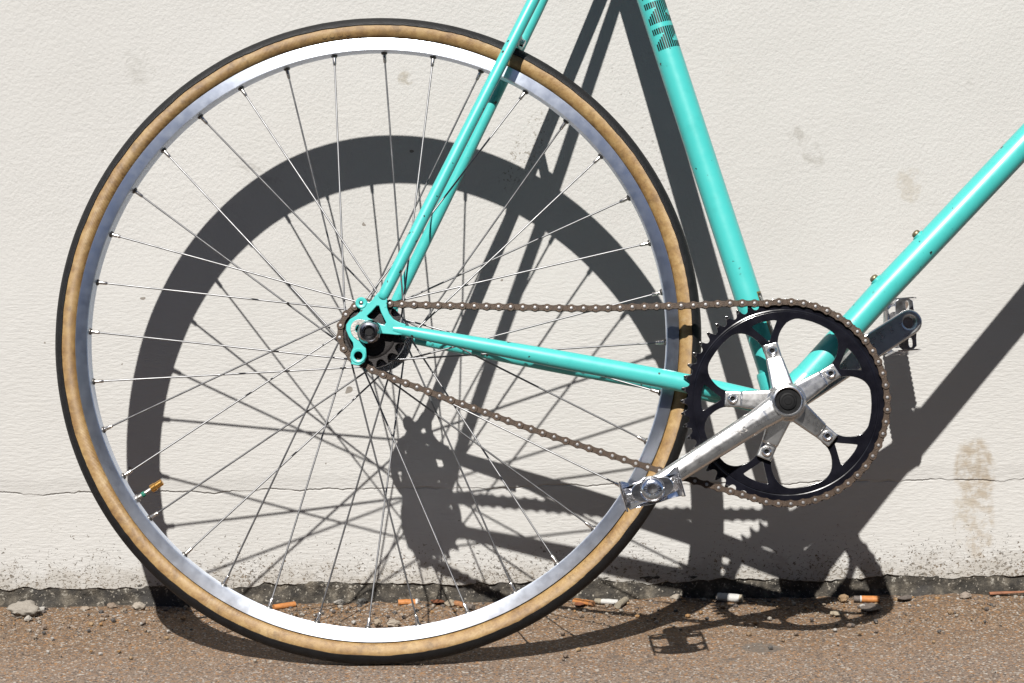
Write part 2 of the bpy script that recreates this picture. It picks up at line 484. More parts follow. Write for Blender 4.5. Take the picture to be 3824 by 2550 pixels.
# ------------------------------------------------------------------ pavement and wall
def sheet_axis(lo, hi, step, far):
    a = [-far, -far/3, -far/9] if lo > -far/9 else [-far]
    a += list(np.arange(lo, hi+step/2, step)) + [far/9, far/3, far]
    return a
def fbm(x, y, z=0.0, o=4):
    return noise.fractal(Vector((x, y, z)), 1.0, 2.0, o, noise_basis='PERLIN_ORIGINAL')

xs = [-60, -20, -6, -2] + list(np.arange(-.9, 1.5, .012)) + [2.5, 7, 20, 60]
ys = [-.4801, -.48, -.47] + list(np.arange(-.46, .06, .010))
gv = []
for y in ys:
    for x in xs:
        z = 0.0
        if -.9 <= x <= 1.5 and y > -.73:
            z = .0016*fbm(x*9, y*9, 3) + .0009*fbm(x*40, y*40, 7)
            if y > -.07: z += .004*(y+.07)/.07*(.6+.8*fbm(x*14, 2, 5))
        if y < -.465: z = 0.0
        gv.append((x, y, -.14 if y < -.4800 else z-.0015))
nx = len(xs)
gf = [(j*nx+i, j*nx+i+1, (j+1)*nx+i+1, (j+1)*nx+i) for j in range(len(ys)-1) for i in range(nx-1)]
ground = make('pavement', gv, gf, m_ground(), smooth=80)
tag(ground, 'brown sandy concrete pavement along the foot of the wall', kind='structure')

# unseen kerb and dark asphalt road, added close in to cut bounced light
v = [(-60, -.475, -.12), (60, -.475, -.12), (60, -120, -.12), (-60, -120, -.12)]
road = make('road', v, [(0, 3, 2, 1)], m_simple('asphalt', (.045, .045, .046), .85, 0, .3, 40, .6, 300), smooth=0)
tag(road, 'unseen dark asphalt road added along the pavement', kind='structure')

# house row across the road, in its own shade: what the polished metal mirrors
bld = empty('building', (0, -13.5, -.12))
tag(bld, 'brown brick building across the road, mirrored in the metal', 'building')
M['brick'] = m_simple('brown_brick', (.20, .12, .085), .85, 0, .3, 6, .5, 60)
M['pane'] = m_simple('window_glass', (.02, .025, .03), .08, 0, .2, 3)
M['trim'] = m_simple('stone_trim', (.36, .33, .28), .8, 0, .1, 8)
def box_vf(x0, x1, y0, y1, z0, z1):
    return [(x0, y0, z0), (x1, y0, z0), (x1, y1, z0), (x0, y1, z0), (x0, y0, z1), (x1, y0, z1), (x1, y1, z1), (x0, y1, z1)], [(0, 1, 5, 4), (1, 2, 6, 5), (2, 3, 7, 6), (3, 0, 4, 7), (4, 5, 6, 7), (3, 2, 1, 0)]
make('brick_wall', *box_vf(-26, 26, -8, 0, 0, 6.8), M['brick'], bld, 0)
make('cornice', *box_vf(-26.2, 26.2, -8.2, .25, 6.81, 7.2), M['trim'], bld, 0)
make('plinth', *box_vf(-26.1, 26.1, -8.1, .08, -.01, .7), M['trim'], bld, 0)
wme = sme = None
for zz0 in (1.3, 4.2):
    for i in range(13):
        xc = -24 + 4*i
        if wme is None:
            w_ = make('window', *box_vf(-.75, .75, -.1, .012, 0, 2.1), M['pane'], bld, 0); wme = w_.data
            s_ = make('window_sill', *box_vf(-.9, .9, -.1, .12, -.15, -.01), M['trim'], bld, 0); sme = s_.data
        else:
            w_ = bpy.data.objects.new('window', wme); link(w_, bld)
            s_ = bpy.data.objects.new('window_sill', sme); link(s_, bld)
        w_.location = s_.location = (xc, 0, zz0)

# wall: painted face with a ragged lower edge over a recessed bare footing
wall = empty('wall', (0, 0, 0))
tag(wall, 'cream painted stucco wall with a ragged dark foot', 'wall')
zx = [-30, -8, -2.5] + list(np.arange(-.9, 1.5, .006)) + [2.6, 8, 30]
def paint_edge(x):
    P1, P2 = (-.35, .0235), (.75, .0215)
    return .022 + .0042*fbm(x*11, 1.3, 2) + .0030*fbm(x*60, 5.1, 4, 3) + .0012*fbm(x*210, 2.2, 1, 2)
zr = [0, .0012, .003, .006, .010, .016, .024, .034] + list(np.arange(.05, 1.0, .03)) + [1.3, 2.0, 3.4]
wv = []
for q in zr:
    for x in zx:
        e = paint_edge(x) if -.9 <= x <= 1.5 else .022
        z = e + q
        y = .0012*fbm(x*5, z*5, 9) if -.9 <= x <= 1.5 else 0
        if q < .0011: y += .0022
        wv.append((x, y, z))
nz = len(zx)
wf = [(j*nz+i, j*nz+i+1, (j+1)*nz+i+1, (j+1)*nz+i) for j in range(len(zr)-1) for i in range(nz-1)]
make('painted_face', wv, wf, m_wall(), wall, smooth=60)
fz = [-.03, -.004, .002, .006, .010, .014, .018, .022, .027, .033, .05]
fv = []
for z in fz:
    for x in zx:
        y = .0016 + (.0026*fbm(x*40, z*60, 1) + .0016*fbm(x*140, z*160, 6) if -.9 <= x <= 1.5 else 0)
        if z < .012: y -= .0035*(1-max(z, 0)/.012)*(.6+.8*fbm(x*9, 3.3, 8))
        if z > .03: y += .006
        fv.append((x, y, z))
ff = [(j*nz+i, j*nz+i+1, (j+1)*nz+i+1, (j+1)*nz+i) for j in range(len(fz)-1) for i in range(nz-1)]
make('footing', fv, ff, m_footing(), wall, smooth=70)
v, f = [], []
for (x, y, z) in ((-30, .02, -.03), (30, .02, -.03), (30, .22, -.03), (-30, .22, -.03), (-30, .02, 3.43), (30, .02, 3.43), (30, .22, 3.43), (-30, .22, 3.43)): v.append((x, y, z))
f = [(0, 1, 5, 4), (1, 2, 6, 5), (2, 3, 7, 6), (3, 0, 4, 7), (4, 5, 6, 7), (3, 2, 1, 0)]
make('wall_core', v, f, M['white'], wall, smooth=0)

# ------------------------------------------------------------------ the bicycle
bike = empty('bicycle')
bike.matrix_world = Matrix(((BU.x, BV.x, BW.x, BASE.x), (BU.y, BV.y, BW.y, BASE.y), (BU.z, BV.z, BW.z, BASE.z), (0, 0, 0, 1)))
tag(bike, 'turquoise steel bicycle with tan wall tyre leaning on the cream wall', 'bicycle')
H0 = Vector((0, R, 0))                         # hub centre in the bicycle's own frame
def part(mb, name, m, smooth=35):
    return mb.build(name, m, bike, smooth, H0)

BB = (.4263, -.0735)
DROPW = .0515

# --- wheel
RT = .0125                                     # tyre section radius
RIN, ROUT, RW = .3071, .3199, .0091
def build_wheel(loc, rear=True):
    wh = empty('wheel', loc, bike)
    # tan carcass
    ps = [((R-RT)+(RT-.0006)*math.cos(a), (RT-.0006)*math.sin(a)) for a in np.linspace(0, 2*PI, 28, endpoint=False)]
    v, f = lathe(ps, 180, closed=True)
    make('tyre', v, f, M['tan'], wh, 60)
    # tread with an uneven edge
    n, k = 360, 15
    v, f = [], []
    for i in range(n):
        th = 2*PI*i/n
        e1 = 1.32 + .055*fbm(math.sin(th)*14, math.cos(th)*14, 1) + .035*fbm(math.sin(th)*60, math.cos(th)*60, 2)
        e2 = 1.32 + .055*fbm(math.sin(th)*14, math.cos(th)*14, 4) + .035*fbm(math.sin(th)*60, math.cos(th)*60, 6)
        for j in range(k):
            t = min(1, max(0, (j-.93)/(k-2.86))) if 0 < j < k-1 else (0 if j == 0 else 1); a = -e2 + (e1+e2)*t
            rr = RT + (.0005 if 0 < j < k-1 else -.0009)
            if j in (5, 7, 9): rr += .00025
            r = (R-RT) + rr*math.cos(a)
            v.append((r*math.sin(th), r*math.cos(th), rr*math.sin(a)))
    for i in range(n):
        for j in range(k-1):
            i2 = (i+1) % n
            f.append((i*k+j, i*k+j+1, i2*k+j+1, i2*k+j))
    make('tread', v, f, M['tread'], wh, 60)
    # rim: box section with a rounded inner face
    pr = [(ROUT, RW), (ROUT-.0006, RW+.0003), (RIN+.0008, RW+.0001), (RIN, RW-.0006)]
    pr = pr[:4] + [(RIN-.0008*(1-t*t), RW*t) for t in (.8, .55, .28, 0, -.28, -.55, -.8)] + [(RIN, -RW+.0006), (RIN+.0008, -RW-.0001), (ROUT-.0006, -RW-.0003), (ROUT, -RW), (ROUT-.003, -RW+.003), (ROUT-.004, 0), (ROUT-.003, RW-.003)]
    v, f = lathe(pr, 240, closed=True)
    make('rim', v, f, M['rim'], wh, 28)
    # spokes
    th0 = math.atan2(*at(1434, 199, 0))
    rh = .0312
    nip = None
    for kk in range(36):
        th = th0 + math.radians(10*kk)
        s = 1 if kk % 4 in (0, 1) else -1
        near = kk % 2 == 1
        wf_ = (.0300 if near else -.0330)
        ph = th + s*math.radians(60)
        hub = Vector((rh*math.sin(ph), rh*math.cos(ph), wf_ + (.0024 if s > 0 else -.0024)))
        e = Vector((RIN*math.sin(th), RIN*math.cos(th), .0016 if near else -.0016))
        d = (hub-e).normalized()
        p1 = e + d*.009
        v, f = tube([p1, hub], .00098, 8)
        make('spoke', v, f, M['spoke'], wh, 60)
        x, y = basis(d)
        rot = Matrix((x, y, d)).transposed().to_4x4(); rot.translation = e
        if nip is None:
            mb = MB()
            mb.add(*lathe([(.0, -.003), (.0034, -.003), (.0037, .0012), (.0030, .0026), (.0022, .0030), (.0, .0030)], 12), 1)
            mb.add(*lathe([(.0, .0029), (.0021, .0029), (.0020, .0060), (.0019, .0108), (.0014, .0118), (.0, .0120)], 12), 0)
            nip = mb.build('nipple', [M['brassnip'], M['eyelet']], wh, 40); nip.matrix_basis = rot
        else:
            o = bpy.data.objects.new('nipple', nip.data); link(o, wh); o.matrix_basis = rot
    # hub: two drilled high flanges and a barrel
    for wz, nm in ((.0300, 1), (-.0330, -1)):
        holes = []
        for i in range(6):
            a = 2*PI*i/6 + .35
            c0 = [(.0245*math.cos(a+t), .0245*math.sin(a+t)) for t in np.linspace(-.2, .2, 5)]
            q = []
            for t in np.linspace(-.25, .25, 6): q.append((.0268*math.cos(a+t), .0268*math.sin(a+t)))
            for t in np.linspace(.25, -.25, 6): q.append((.0205*math.cos(a+t), .0205*math.sin(a+t)))
            holes.append(smoothpoly(q, 1))
        v, f = plate(circ(0, 0, .0352, 72), holes, wz-.0016, wz+.0016, .0005)
        make('hub_flange', v, f, M['hub'], wh, 35)
    v, f = lathe([(.0175, -.0385), (.0180, -.031), (.0165, -.026), (.0150, -.012), (.0150, .010), (.0165, .024), (.0180, .0305), (.0175, .0345)], 48)
    make('hub_shell', v, f, M['hub'], wh, 50)
    mb = MB()
    mb.add(*lathe([(.0048, -.066), (.0045, .0590), (.0030, .0598), (.0022, .0598), (.0022, .056)], 24))
    mb.build('axle', M['steel'], wh, 40)
    if rear:
        # valve with a brass adaptor
        b_, t_ = at(508.6, 1864, 0), at(606, 1799, 0)
        B, T = Vector((*b_, 0)), Vector((*t_, 0)); d = (T-B).normalized(); x, y = basis(d); L = (T-B).length
        rot = Matrix((x, y, d)).transposed().to_4x4(); rot.translation = B
        va = empty('valve', (0, 0, 0), wh); va.matrix_basis = rot
        mb = MB()
        mb.add(*lathe([(.0028, -.006), (.0028, .0), (.0042, .0005), (.0042, .0030), (.0029, .0034), (.0027, .0075)], 20), 0)
        mb.add(*lathe([(.0028, .0075), (.0030, .0078), (.0030, .0112), (.0026, .0115)], 20), 1)
        mb.add(*lathe([(.0026, .0115), (.0024, .0118), (.0024, L*.60)], 20), 0)
        mb.add(*lathe([(.0026, L*.58), (.0044, L*.585), (.0044, L*.74), (.0037, L*.76), (.0036, L*.98), (.0030, L), (.0, L)], 12), 2)
        bpy.data.objects.remove(va)
        o = mb.build('valve', [M['steel'], M['green'], M['gold']], wh, 40); o.matrix_basis = rot
        # freewheel body and cog
        mb = MB()
        mb.add(*lathe([(.0260, .0345), (.0262, .0440), (.0245, .0448), (.0235, .0448), (.0230, .0435), (.0150, .0440), (.0148, .0475), (.0100, .0480), (.0100, .0500), (.0049, .0500)], 48))
        mb.build('freewheel', M['dark'], wh, 35)
        T16, pr_ = 16, .0325
        tl = []
        for i in range(T16):
            for da, rr in ((-.34, .0292), (-.22, .0302), (-.07, .0358), (.07, .0358), (.22, .0302), (.34, .0292), (.5, .0286)):
                a = 2*PI*(i+da)/T16 + .12
                tl.append((rr*math.cos(a), rr*math.sin(a)))
        v, f = plate(tl, [circ(0, 0, .0240, 40)], .0412, .0436, .0003)
        make('cog', v, f, M['dark'], wh, 30)
        # axle nut, seen end on
        v, f = lathe([(.0030, .0560), (.0125, .0560), (.0127, .0585), (.0112, .0625), (.0092, .0650), (.0068, .0654), (.0060, .0640), (.0048, .0625), (.0046, .0600), (.0, .0600)], 40)
        make('axle_nut', v, f, M['nut'], wh, 40)
        v, f = lathe([(.0, .0602), (.0040, .0602), (.0040, .0612), (0, .0612)], 20)
        make('axle_bore_shade', v, f, M['black'], wh, 40)  # solid black disc, stands in for the shade inside the bore
    return wh
rear_wheel = build_wheel(tuple(H0), True)
front = build_wheel((1.052, R, 0), False)

# tyre print near the top of the sidewall
mb = MB()
for cx, cy in ((1213, 141), (1241, 137), (1270, 133), (1300, 130)):
    u, v_ = at(cx, cy, .011)
    a0 = math.atan2(u, v_)
    r0 = math.hypot(u, v_)
    pts = []
    for t in np.linspace(-.55*PI, .55*PI, 9):
        a = a0 + .0085*math.sin(t); r = r0 + .0011 - .0022*math.cos(t)
        pts.append((a, r))
    pts = [(a0-.0095, r0+.0012)] + pts + [(a0+.0095, r0+.0012)]
    for (a1, r1), (a2, r2) in zip(pts[:-1], pts[1:]):
        q = []
        for a, r in ((a1, r1), (a2, r2)):
            for dr in (-.00032, .00032):
                rr = r+dr
                z = math.sqrt(max(0, (RT-.0006)**2-(rr-(R-RT))**2))+.00025
                q.append((rr*math.sin(a), rr*math.cos(a), z))
        mb.add(q, [(0, 1, 3, 2)])
mb.build('sidewall_print', M['ink'], rear_wheel, 0)

# --- frame tubes
S0, S1 = Vector((*at(2430, 0), 0)), Vector((*at(2757, 1000), 0))
sdir = (S0-S1).normalized()
BBv = Vector((BB[0], BB[1], 0))
seat_bot = S1 - sdir*((S1-BBv).dot(sdir)) if False else S1 + (-sdir)*((S1-BBv).dot(sdir))
seat_top = S0 + sdir*.185
def seatpt(t): return seat_bot + (seat_top-seat_bot)*t
SEAT_R = .0143
mb = MB(); mb.add(*tube([seat_bot, seat_bot+sdir*.1, S0, seat_top], SEAT_R, 48))
seat_tube = part(mb, 'seat_tube', M['frame'], 40)
D1, D2 = Vector((*at(3824, 533), 0)), Vector((*at(3287.8, 1100), 0))
ddir = (D1-D2).normalized()
head_c = D1 + ddir*((.805-D1.x)/ddir.x)
mb = MB(); mb.add(*tube([BBv + ddir*.006, D2, D1, head_c], SEAT_R, 48))
down_tube = part(mb, 'down_tube', M['frame'], 40)
hdir = sdir
tt_v = (seat_top - sdir*.022).y + .016
head_top = head_c + hdir*((tt_v-head_c.y)/hdir.y)
mb = MB(); mb.add(*tube([seat_top - sdir*.022, head_top], .0127, 32))
part(mb, 'top_tube', M['frame'], 40)
mb = MB(); mb.add(*tube([head_c - hdir*.035, head_c - hdir*.02, head_top + hdir*.02, head_top + hdir*.035], [.018, .0168, .0168, .018], 40))
part(mb, 'head_tube', M['frame'], 40)
# bottom bracket shell with lug sockets
mb = MB()
mb.add(*lathe([(.0188, -.0345), (.0196, -.0335), (.0196, .0335), (.0188, .0345)], 48, BB))
mb.add(*tube([BBv, BBv+sdir*.034, BBv+sdir*.0375], [.0163, .0158, .0147], 40))
mb.add(*tube([BBv, BBv+ddir*.036, BBv+ddir*.0405], [.0163, .0158, .0147], 40))
part(mb, 'bottom_bracket_shell', M['frame'], 40)
mb = MB()
mb.add(*lathe([(.0085, -.066), (.0085, .056)], 24, BB)); mb.add(*lathe([(.0170, .0345), (.0176, .0375), (.0165, .039), (.009, .039)], 36, BB)); mb.add(*lathe([(.0170, -.0345), (.0176, -.0375), (.0165, -.039), (.009, -.039)][::-1], 36, BB))
part(mb, 'bottom_bracket_axle', M['steel'], 40)
# seat stays
p_low = at(1427, 1113, .0515); p_mid = at(1480, 1000, .0505); p_hi = at(1992, 0, .030)
pl, ph_ = Vector((*p_low, 0)), Vector((*p_hi, 0))
pdir = (ph_-pl).normalized()
tt = (seat_top - sdir*.035)
reach = (tt-ph_).length
for s in (1, -1):
    a = Vector((p_low[0], p_low[1], s*.0512)); b = Vector((p_hi[0], p_hi[1], s*.0295))
    top = Vector((tt.x-.010, tt.y-.004, s*.0165))
    ps = [a - (b-a)*.004, a, a+(b-a)*.012, a+(b-a)*.035, a+(b-a)*.1, a+(b-a)*.3, b, b+(top-b)*.8, top]
    mb = MB(); mb.add(*tube(ps, [.0036, .0052, .0058, .0061, .0063, .0063, .0063, .0063, .0058], 28))
    part(mb, 'seat_stay', M['frame'], 50)
# brake bridge between the seat stays, above the tyre
q = pl + (ph_-pl)*0.0
bc = at(1935, 130, .03)
t_ = (Vector((*bc, 0))-pl).dot(pdir)/((ph_-pl).length)
bm_ = pl + (ph_-pl)*t_
mb = MB(); mb.add(*tube([(bm_.x, bm_.y, -.031), (bm_.x, bm_.y, -.008), (bm_.x, bm_.y, .008), (bm_.x, bm_.y, .031)], [.0050, .0056, .0056, .0050], 24))
bridge = part(mb, 'brake_bridge', M['frame'], 40)
mb = MB(); fx, fy = basis(Vector((pdir.x, pdir.y, 0)))
nrm = Vector((pdir.y, -pdir.x, 0))
mb.add(*tube([bm_+nrm*.002, bm_+nrm*.0078, bm_+nrm*.0082], [.0045, .0045, .0036], 20))
mb.build('bridge_bush', M['alu'], bridge, 40)
# chain stays
c0, c1, c2 = at(1483, 1231, .050), at(2063, 1337, .041), at(2533, 1425, .033)
for s in (1, -1):
    e = (BB[0]-.010, BB[1]+.000)
    ps = spline([(c0[0]-.004, c0[1]+.0007, s*.0512), (c0[0], c0[1], s*.0510), (c0[0]+.02, c0[1]-.0035, s*.0498), (c1[0], c1[1], s*.041), (c2[0], c2[1], s*.032), (e[0], e[1], s*.024)], 8)
    L = ps[-1].x-ps[0].x
    rr = []
    for p in ps:
        t = (p.x-ps[0].x)/L
        rr.append(.0040 + (.0054-.0040)*min(1, t/.02) if t < .02 else .0054+(.0095-.0054)*min(1, (t-.02)/.42)**.8 if t < .44 else .0095+.0008*(t-.44)/.56)
    mb = MB(); mb.add(*tube(ps, rr, 28, flat=.86))
    cs = part(mb, 'chain_stay', M['frame'], 50)
    if s == -1:
        g0 = at(1776, 1314, -.04)
        d = Vector((c1[0]-c0[0], c1[1]-c0[1], 0)).normalized()
        mb = MB(); pc = Vector((g0[0], g0[1], -.0345))
        mb.add(*tube([pc-d*.0055, pc+d*.0055], .0040, 16))
        mb.build('cable_stop', M['frame'], cs, 40)
    else:
        g0 = at(1780, 1313, .04)
        d = Vector((c1[0]-c0[0], c1[1]-c0[1], 0)).normalized(); pc = Vector((g0[0], g0[1], .0405))
        mb = MB(); mb.add(*tube([pc-d*.0048, pc+d*.0048], .0036, 16)); mb.build('cable_stop', M['frame'], cs, 40)
# dropouts
Zd = lambda pts: zat(1250, 1080, 4.9, pts, .0515)
outl = [(965, 60), (962, 200), (958, 330), (1000, 450), (1080, 550), (1180, 605), (1300, 640), (1300, 830), (1150, 840), (1000, 825), (850, 812),
        (740, 730), (640, 690), (470, 645), (405, 690), (385, 745), (415, 805), (520, 835), (560, 900), (535, 985), (572, 1062), (582, 1160), (583, 1240), (545, 1330), (470, 1385), (430, 1400), (300, 1372), (312, 1330),
        (288, 1250), (300, 1165), (348, 1060), (338, 980), (262, 872), (212, 745), (217, 650), (282, 552), (400, 482), (462, 418), (478, 368)]
outl += [(490+110*math.cos(a), 255+110*math.sin(a)) for a in np.linspace(1.75, 6.05, 12)]
outl += [(640, 238), (690, 200), (740, 130), (800, 60)]
tri = [(775, 303), (815, 305), (850, 420), (945, 610), (915, 655), (820, 630), (612, 520), (594, 490), (680, 410)]
for s in (1, -1):
    holes = [Zd(tri), Zd(circ(490, 255, 38, 16)), Zd(circ(437, 1220, 78, 20))]
    zz = (.0490, .0540) if s == 1 else (-.0540, -.0490)
    v, f = plate(Zd(outl), holes, zz[0], zz[1], .0007, 2)
    mb = MB(); mb.add(v, f)
    dp = part(mb, 'dropout', M['frame'], 40)
    # eyelet collars
    cc = Zd([(490, 255), (437, 1220)])
    for (cx, cy), r1, r0 in ((cc[0], .0062, .0022), (cc[1], .0082, .0046)):
        mb = MB(); mb.add(*lathe([(r0, s*.0486), (r1-.0006, s*.0486), (r1-.0004, s*.0543), (r1-.001, s*.0549), (r0+.0006, s*.0549), (r0, s*.0545)][::s], 28, (cx, cy), closed=True)); mb.build('eyelet', M['frame'], dp, 40)
    if s == 1:
        wo = Zd(smoothpoly([(470, 550), (620, 590), (760, 650), (820, 780), (700, 960), (560, 980), (400, 930), (290, 800), (300, 660), (360, 580)], 2))
        wi = Zd(smoothpoly([(400, 660), (470, 645), (640, 690), (760, 760), (640, 900), (500, 850), (390, 790), (378, 730)], 2))
        v, f = plate(wo, [wi], .05405, .0546, .0002)
        mb = MB(); mb.add(v, f); mb.build('worn_axle_seat', M['steel'], dp, 30)
        v, f = lathe([(.0, .049), (.0021, .049), (.0021, .0540), (.0014, .0546), (0, .0547)], 14, cc[0])
        make('eyelet_screw', v, f, M['steel'], dp, 40)
    else:
        v, f = lathe([(.0125, -.0542), (.0127, -.058), (.011, -.063), (.0055, -.065), (0, -.065)][::-1], 28)
        make('axle_nut', v, f, M['chrome'], dp, 40)

# bottle cage bosses on the down tube
nd = Vector((-ddir.y, ddir.x, 0))
for px, py in ((3421.9, 874), (3267.9, 1042.9)):
    u, v_ = at(px, py, 0)
    P = D2 + ddir*((Vector((u, v_, 0))-D2).dot(ddir)) + nd*SEAT_R
    mb = MB(); mb.add(*tube([P-nd*.002, P+nd*.0006, P+nd*.0012], [.0068, .0066, .0050], 20)); mb.build('bottle_boss', M['frame'], down_tube, 40)
    mb = MB(); mb.add(*tube([P+nd*.0012, P+nd*.0020, P+nd*.0038, P+nd*.0050, P+nd*.0055], [.0046, .0048, .0044, .0030, .0012], 20)); mb.build('boss_bolt', M['brassbolt'], down_tube, 50)

# striped lettering round the seat tube
sv = Vector((-sdir.y, sdir.x, 0)); sv = sv if sv.x > 0 else -sv      # across the tube, to the front
def on_tube(a, t, base, dr=.00022):
    return base - sdir*t + sv*(math.sin(a)*(SEAT_R+dr)) + Vector((0, 0, math.cos(a)*(SEAT_R+dr)))
def tubepos(px, py, w=.012):
    u, v_ = at(px, py, w); P = Vector((u, v_, 0)); return P
ref0 = S0 + sdir*((tubepos(2350+510/6.273, 715/6.273)-S0).dot(sdir))
HL, PITCHL = .0236, .0288
A0, A1 = math.radians(-40), math.radians(68)
def intervals(a):
    if a < .42: return [(0, .27), (.68-(.68-.30)*a/.42, 1)]
    if a < .70: return [(0, 1)]
    return [(0, .62-(.62-.36)*(a-.70)/.30), (.72, 1)]
for li in range(3):
    mb = MB()
    ns = 12
    for i in range(ns):
        a = i/(ns-1)
        for t0, t1 in intervals(a):
            ca = A0+(A1-A0)*a
            sk = -.0028*(1-math.cos(ca-.2))*1.0
            half = (A1-A0)/(ns-1)*.35
            q = []
            for e in (-1, -.33, .33, 1):
                for t in (t0, t1):
                    q.append(on_tube(ca+half*e, (t*HL) + (li-1)*PITCHL*-1*-1 - PITCHL, ref0))
            mb.add(q, [(0, 2, 3, 1), (2, 4, 5, 3), (4, 6, 7, 5)])
    mb.build('lettering', M['decal'], seat_tube, 0)
# small maker's sticker low on the seat tube
P0 = seat_bot + sdir*((tubepos(2828, 1088)-seat_bot).dot(sdir))
def band(a0, a1, t0, t1, m, dr, name='sticker'):
    mb = MB(); q, fcs = [], []
    for i in range(9):
        a = math.radians(a0+(a1-a0)*i/8)
        q += [on_tube(a, t0, P0, dr), on_tube(a, t1, P0, dr)]
    for i in range(8): fcs.append((2*i, 2*i+2, 2*i+3, 2*i+1))
    mb.add(q, fcs); return mb
st = band(40, 100, 0, .075, None, .00020).build('sticker', M['goldfilm'], seat_tube, 0)
band(44, 98, .0018, .0732, None, .00030).build('sticker_field', M['decal'], seat_tube, 0)
mb = MB()
for (a0, a1, t0, t1) in ((47, 56, .0048, .0062), (50.5, 52.8, .0062, .0115), (57, 59, .0062, .0115), (59, 63, .0062, .0072), (62, 64, .0062, .0092), (59, 63, .0088, .0096), (61, 64, .0096, .0115), (66, 68, .0062, .0115), (70, 72, .0062, .0115)):
    b2 = band(a0, a1, t0, t1, None, .00042); mb.add(b2.v, b2.f)
for t in np.arange(.036, .056, .0046):
    b2 = band(60, 72, t, t+.0016, None, .00042); mb.add(b2.v, b2.f)
    b2 = band(60, 63, t+.0016, t+.0032, None, .00042); mb.add(b2.v, b2.f)
mb.build('sticker_lettering', M['white'], seat_tube, 0)
mb = MB()
for t0, t1 in ((.0128, .030), (.060, .071)):
    b2 = band(54, 96, t0, t1, None, .00042); mb.add(b2.v, b2.f)
mb.build('sticker_stripe', M['blue'], seat_tube, 0)

# --- crankset
CH_W = .0425
cs_ = empty('crankset', (H0.x+BB[0], H0.y+BB[1], 0), bike)
RC = .1034; NT = 52
bolt_a = [math.radians(32.2+72*i) for i in range(5)]
ring_phase = [0.0]
# chain path (rear cog -> upper run -> chainring -> lower run)
up = [at(1509, 1137, CH_W), at(1826, 1145, CH_W), at(2189, 1152, CH_W), at(2417, 1145, CH_W), at(2600, 1140, CH_W), at(2735, 1133, CH_W)]
lo = [z for z in zat(2450, 1050, 1.742, [(633, 1410), (481, 1366)], CH_W)] + [z for z in zat(2250, 1600, 4.48, [(752, 645), (360, 520)], CH_W)] + [z for z in zat(1350, 1450, 2.24, [(1615, 408), (1232, 275), (942, 168), (655, 65)], CH_W)] + [z for z in zat(1150, 950, 3.137, [(1275, 1555), (1012, 1460), (755, 1355)], CH_W)]
path = []
rc = .0325
a_s, a_e = math.atan2(lo[-1][1], lo[-1][0]), math.atan2(up[0][1], up[0][0])
a_s = a_s % (2*PI)
lo_end = Vector((*lo[-1], 0)); up_st = Vector((*up[0], 0))
A_bot, A_top = math.radians(-106), math.radians(88)
arc_c = [Vector((rc*math.cos(a), rc*math.sin(a), 0)) for a in np.linspace(A_bot, A_top-2*PI, 30)]
A_t2, A_b2 = math.radians(100), math.radians(-104)
arc_r = [Vector((BB[0]+RC*math.cos(a), BB[1]+RC*math.sin(a), 0)) for a in np.linspace(A_t2, A_b2, 80)]
upl = [arc_c[-1]] + [Vector((*p, 0)) for p in up if p[0] > .02] + [arc_r[0]]
lol = [arc_r[-1]] + [Vector((*p, 0)) for p in lo if math.hypot(*p) > .036] + [arc_c[0]]
def line_of(l):
    return spline(l, 6)
path = arc_c[:-1] + line_of(upl)[:-1] + arc_r[:-1] + line_of(lol)[:-1]
path.append(path[0])
cum = [0]
for a, b in zip(path[:-1], path[1:]): cum.append(cum[-1]+(b-a).length)
NL = int(round(cum[-1]/.01248/2))*2
pitch = cum[-1]/NL
def on_path(s):
    s %= cum[-1]
    i = int(np.searchsorted(cum, s, side='right'))-1; i = min(i, len(path)-2)
    t = (s-cum[i])/max(1e-9, cum[i+1]-cum[i]); return path[i].lerp(path[i+1], t)
roll = [on_path(i*pitch) for i in range(NL)]
# rollers meshing with the ring set the tooth phase
mid = min(roll, key=lambda p: (p-Vector((BB[0]+RC, BB[1], 0))).length)
ra = math.atan2(mid.y-BB[1], mid.x-BB[0])
tl = []
for i in range(NT):
    for da, rr in ((-.5, .0994), (-.36, .0998), (-.25, .1012), (-.13, .1052), (-.06, .1070), (.06, .1070), (.13, .1052), (.25, .1012), (.36, .0998)):
        a = ra + 2*PI*(i+.5+da)/NT
        tl.append((rr*math.cos(a), rr*math.sin(a)))
def pol(r, a): return (r*math.cos(a), r*math.sin(a))
inner, tris = [], []
g = math.radians
for i in range(5):
    a = bolt_a[i]; b = a+g(72)
    inner += [pol(.0470, a-g(2)), pol(.0470, a+g(2)), pol(.0500, a+g(7.2)), pol(.0560, a+g(8.6)), pol(.0615, a+g(7.6)), pol(.0690, a+g(9.2)), pol(.0765, a+g(12.5)), pol(.0830, a+g(16.5)), pol(.0866, a+g(21)), pol(.0878, a+g(25))]
    inner += [pol(.0880, a+g(36))]
    inner += [pol(.0878, b-g(25)), pol(.0866, b-g(21)), pol(.0830, b-g(16.5)), pol(.0765, b-g(12.5)), pol(.0690, b-g(9.2)), pol(.0615, b-g(7.6)), pol(.0560, b-g(8.6)), pol(.0500, b-g(7.2))]
    tris.append(smoothpoly([pol(.0640, a), pol(.0700, a+g(3.2)), pol(.0835, a+g(8.8)), pol(.0850, a+g(9)), pol(.0857, a+g(5)), pol(.0858, a), pol(.0857, a-g(5)), pol(.0850, a-g(9)), pol(.0835, a-g(8.8)), pol(.0700, a-g(3.2))], 1))
mb = MB()
inn = smoothpoly(inner, 1)
mb.add(*plate(tl, [circ(0, 0, .0925, 120)], CH_W-.0011, CH_W+.0011, .0003))
mb.add(*plate(circ(0, 0, .0938, 160), [inn]+tris, CH_W-.0017, CH_W+.0021, .0006, 2))
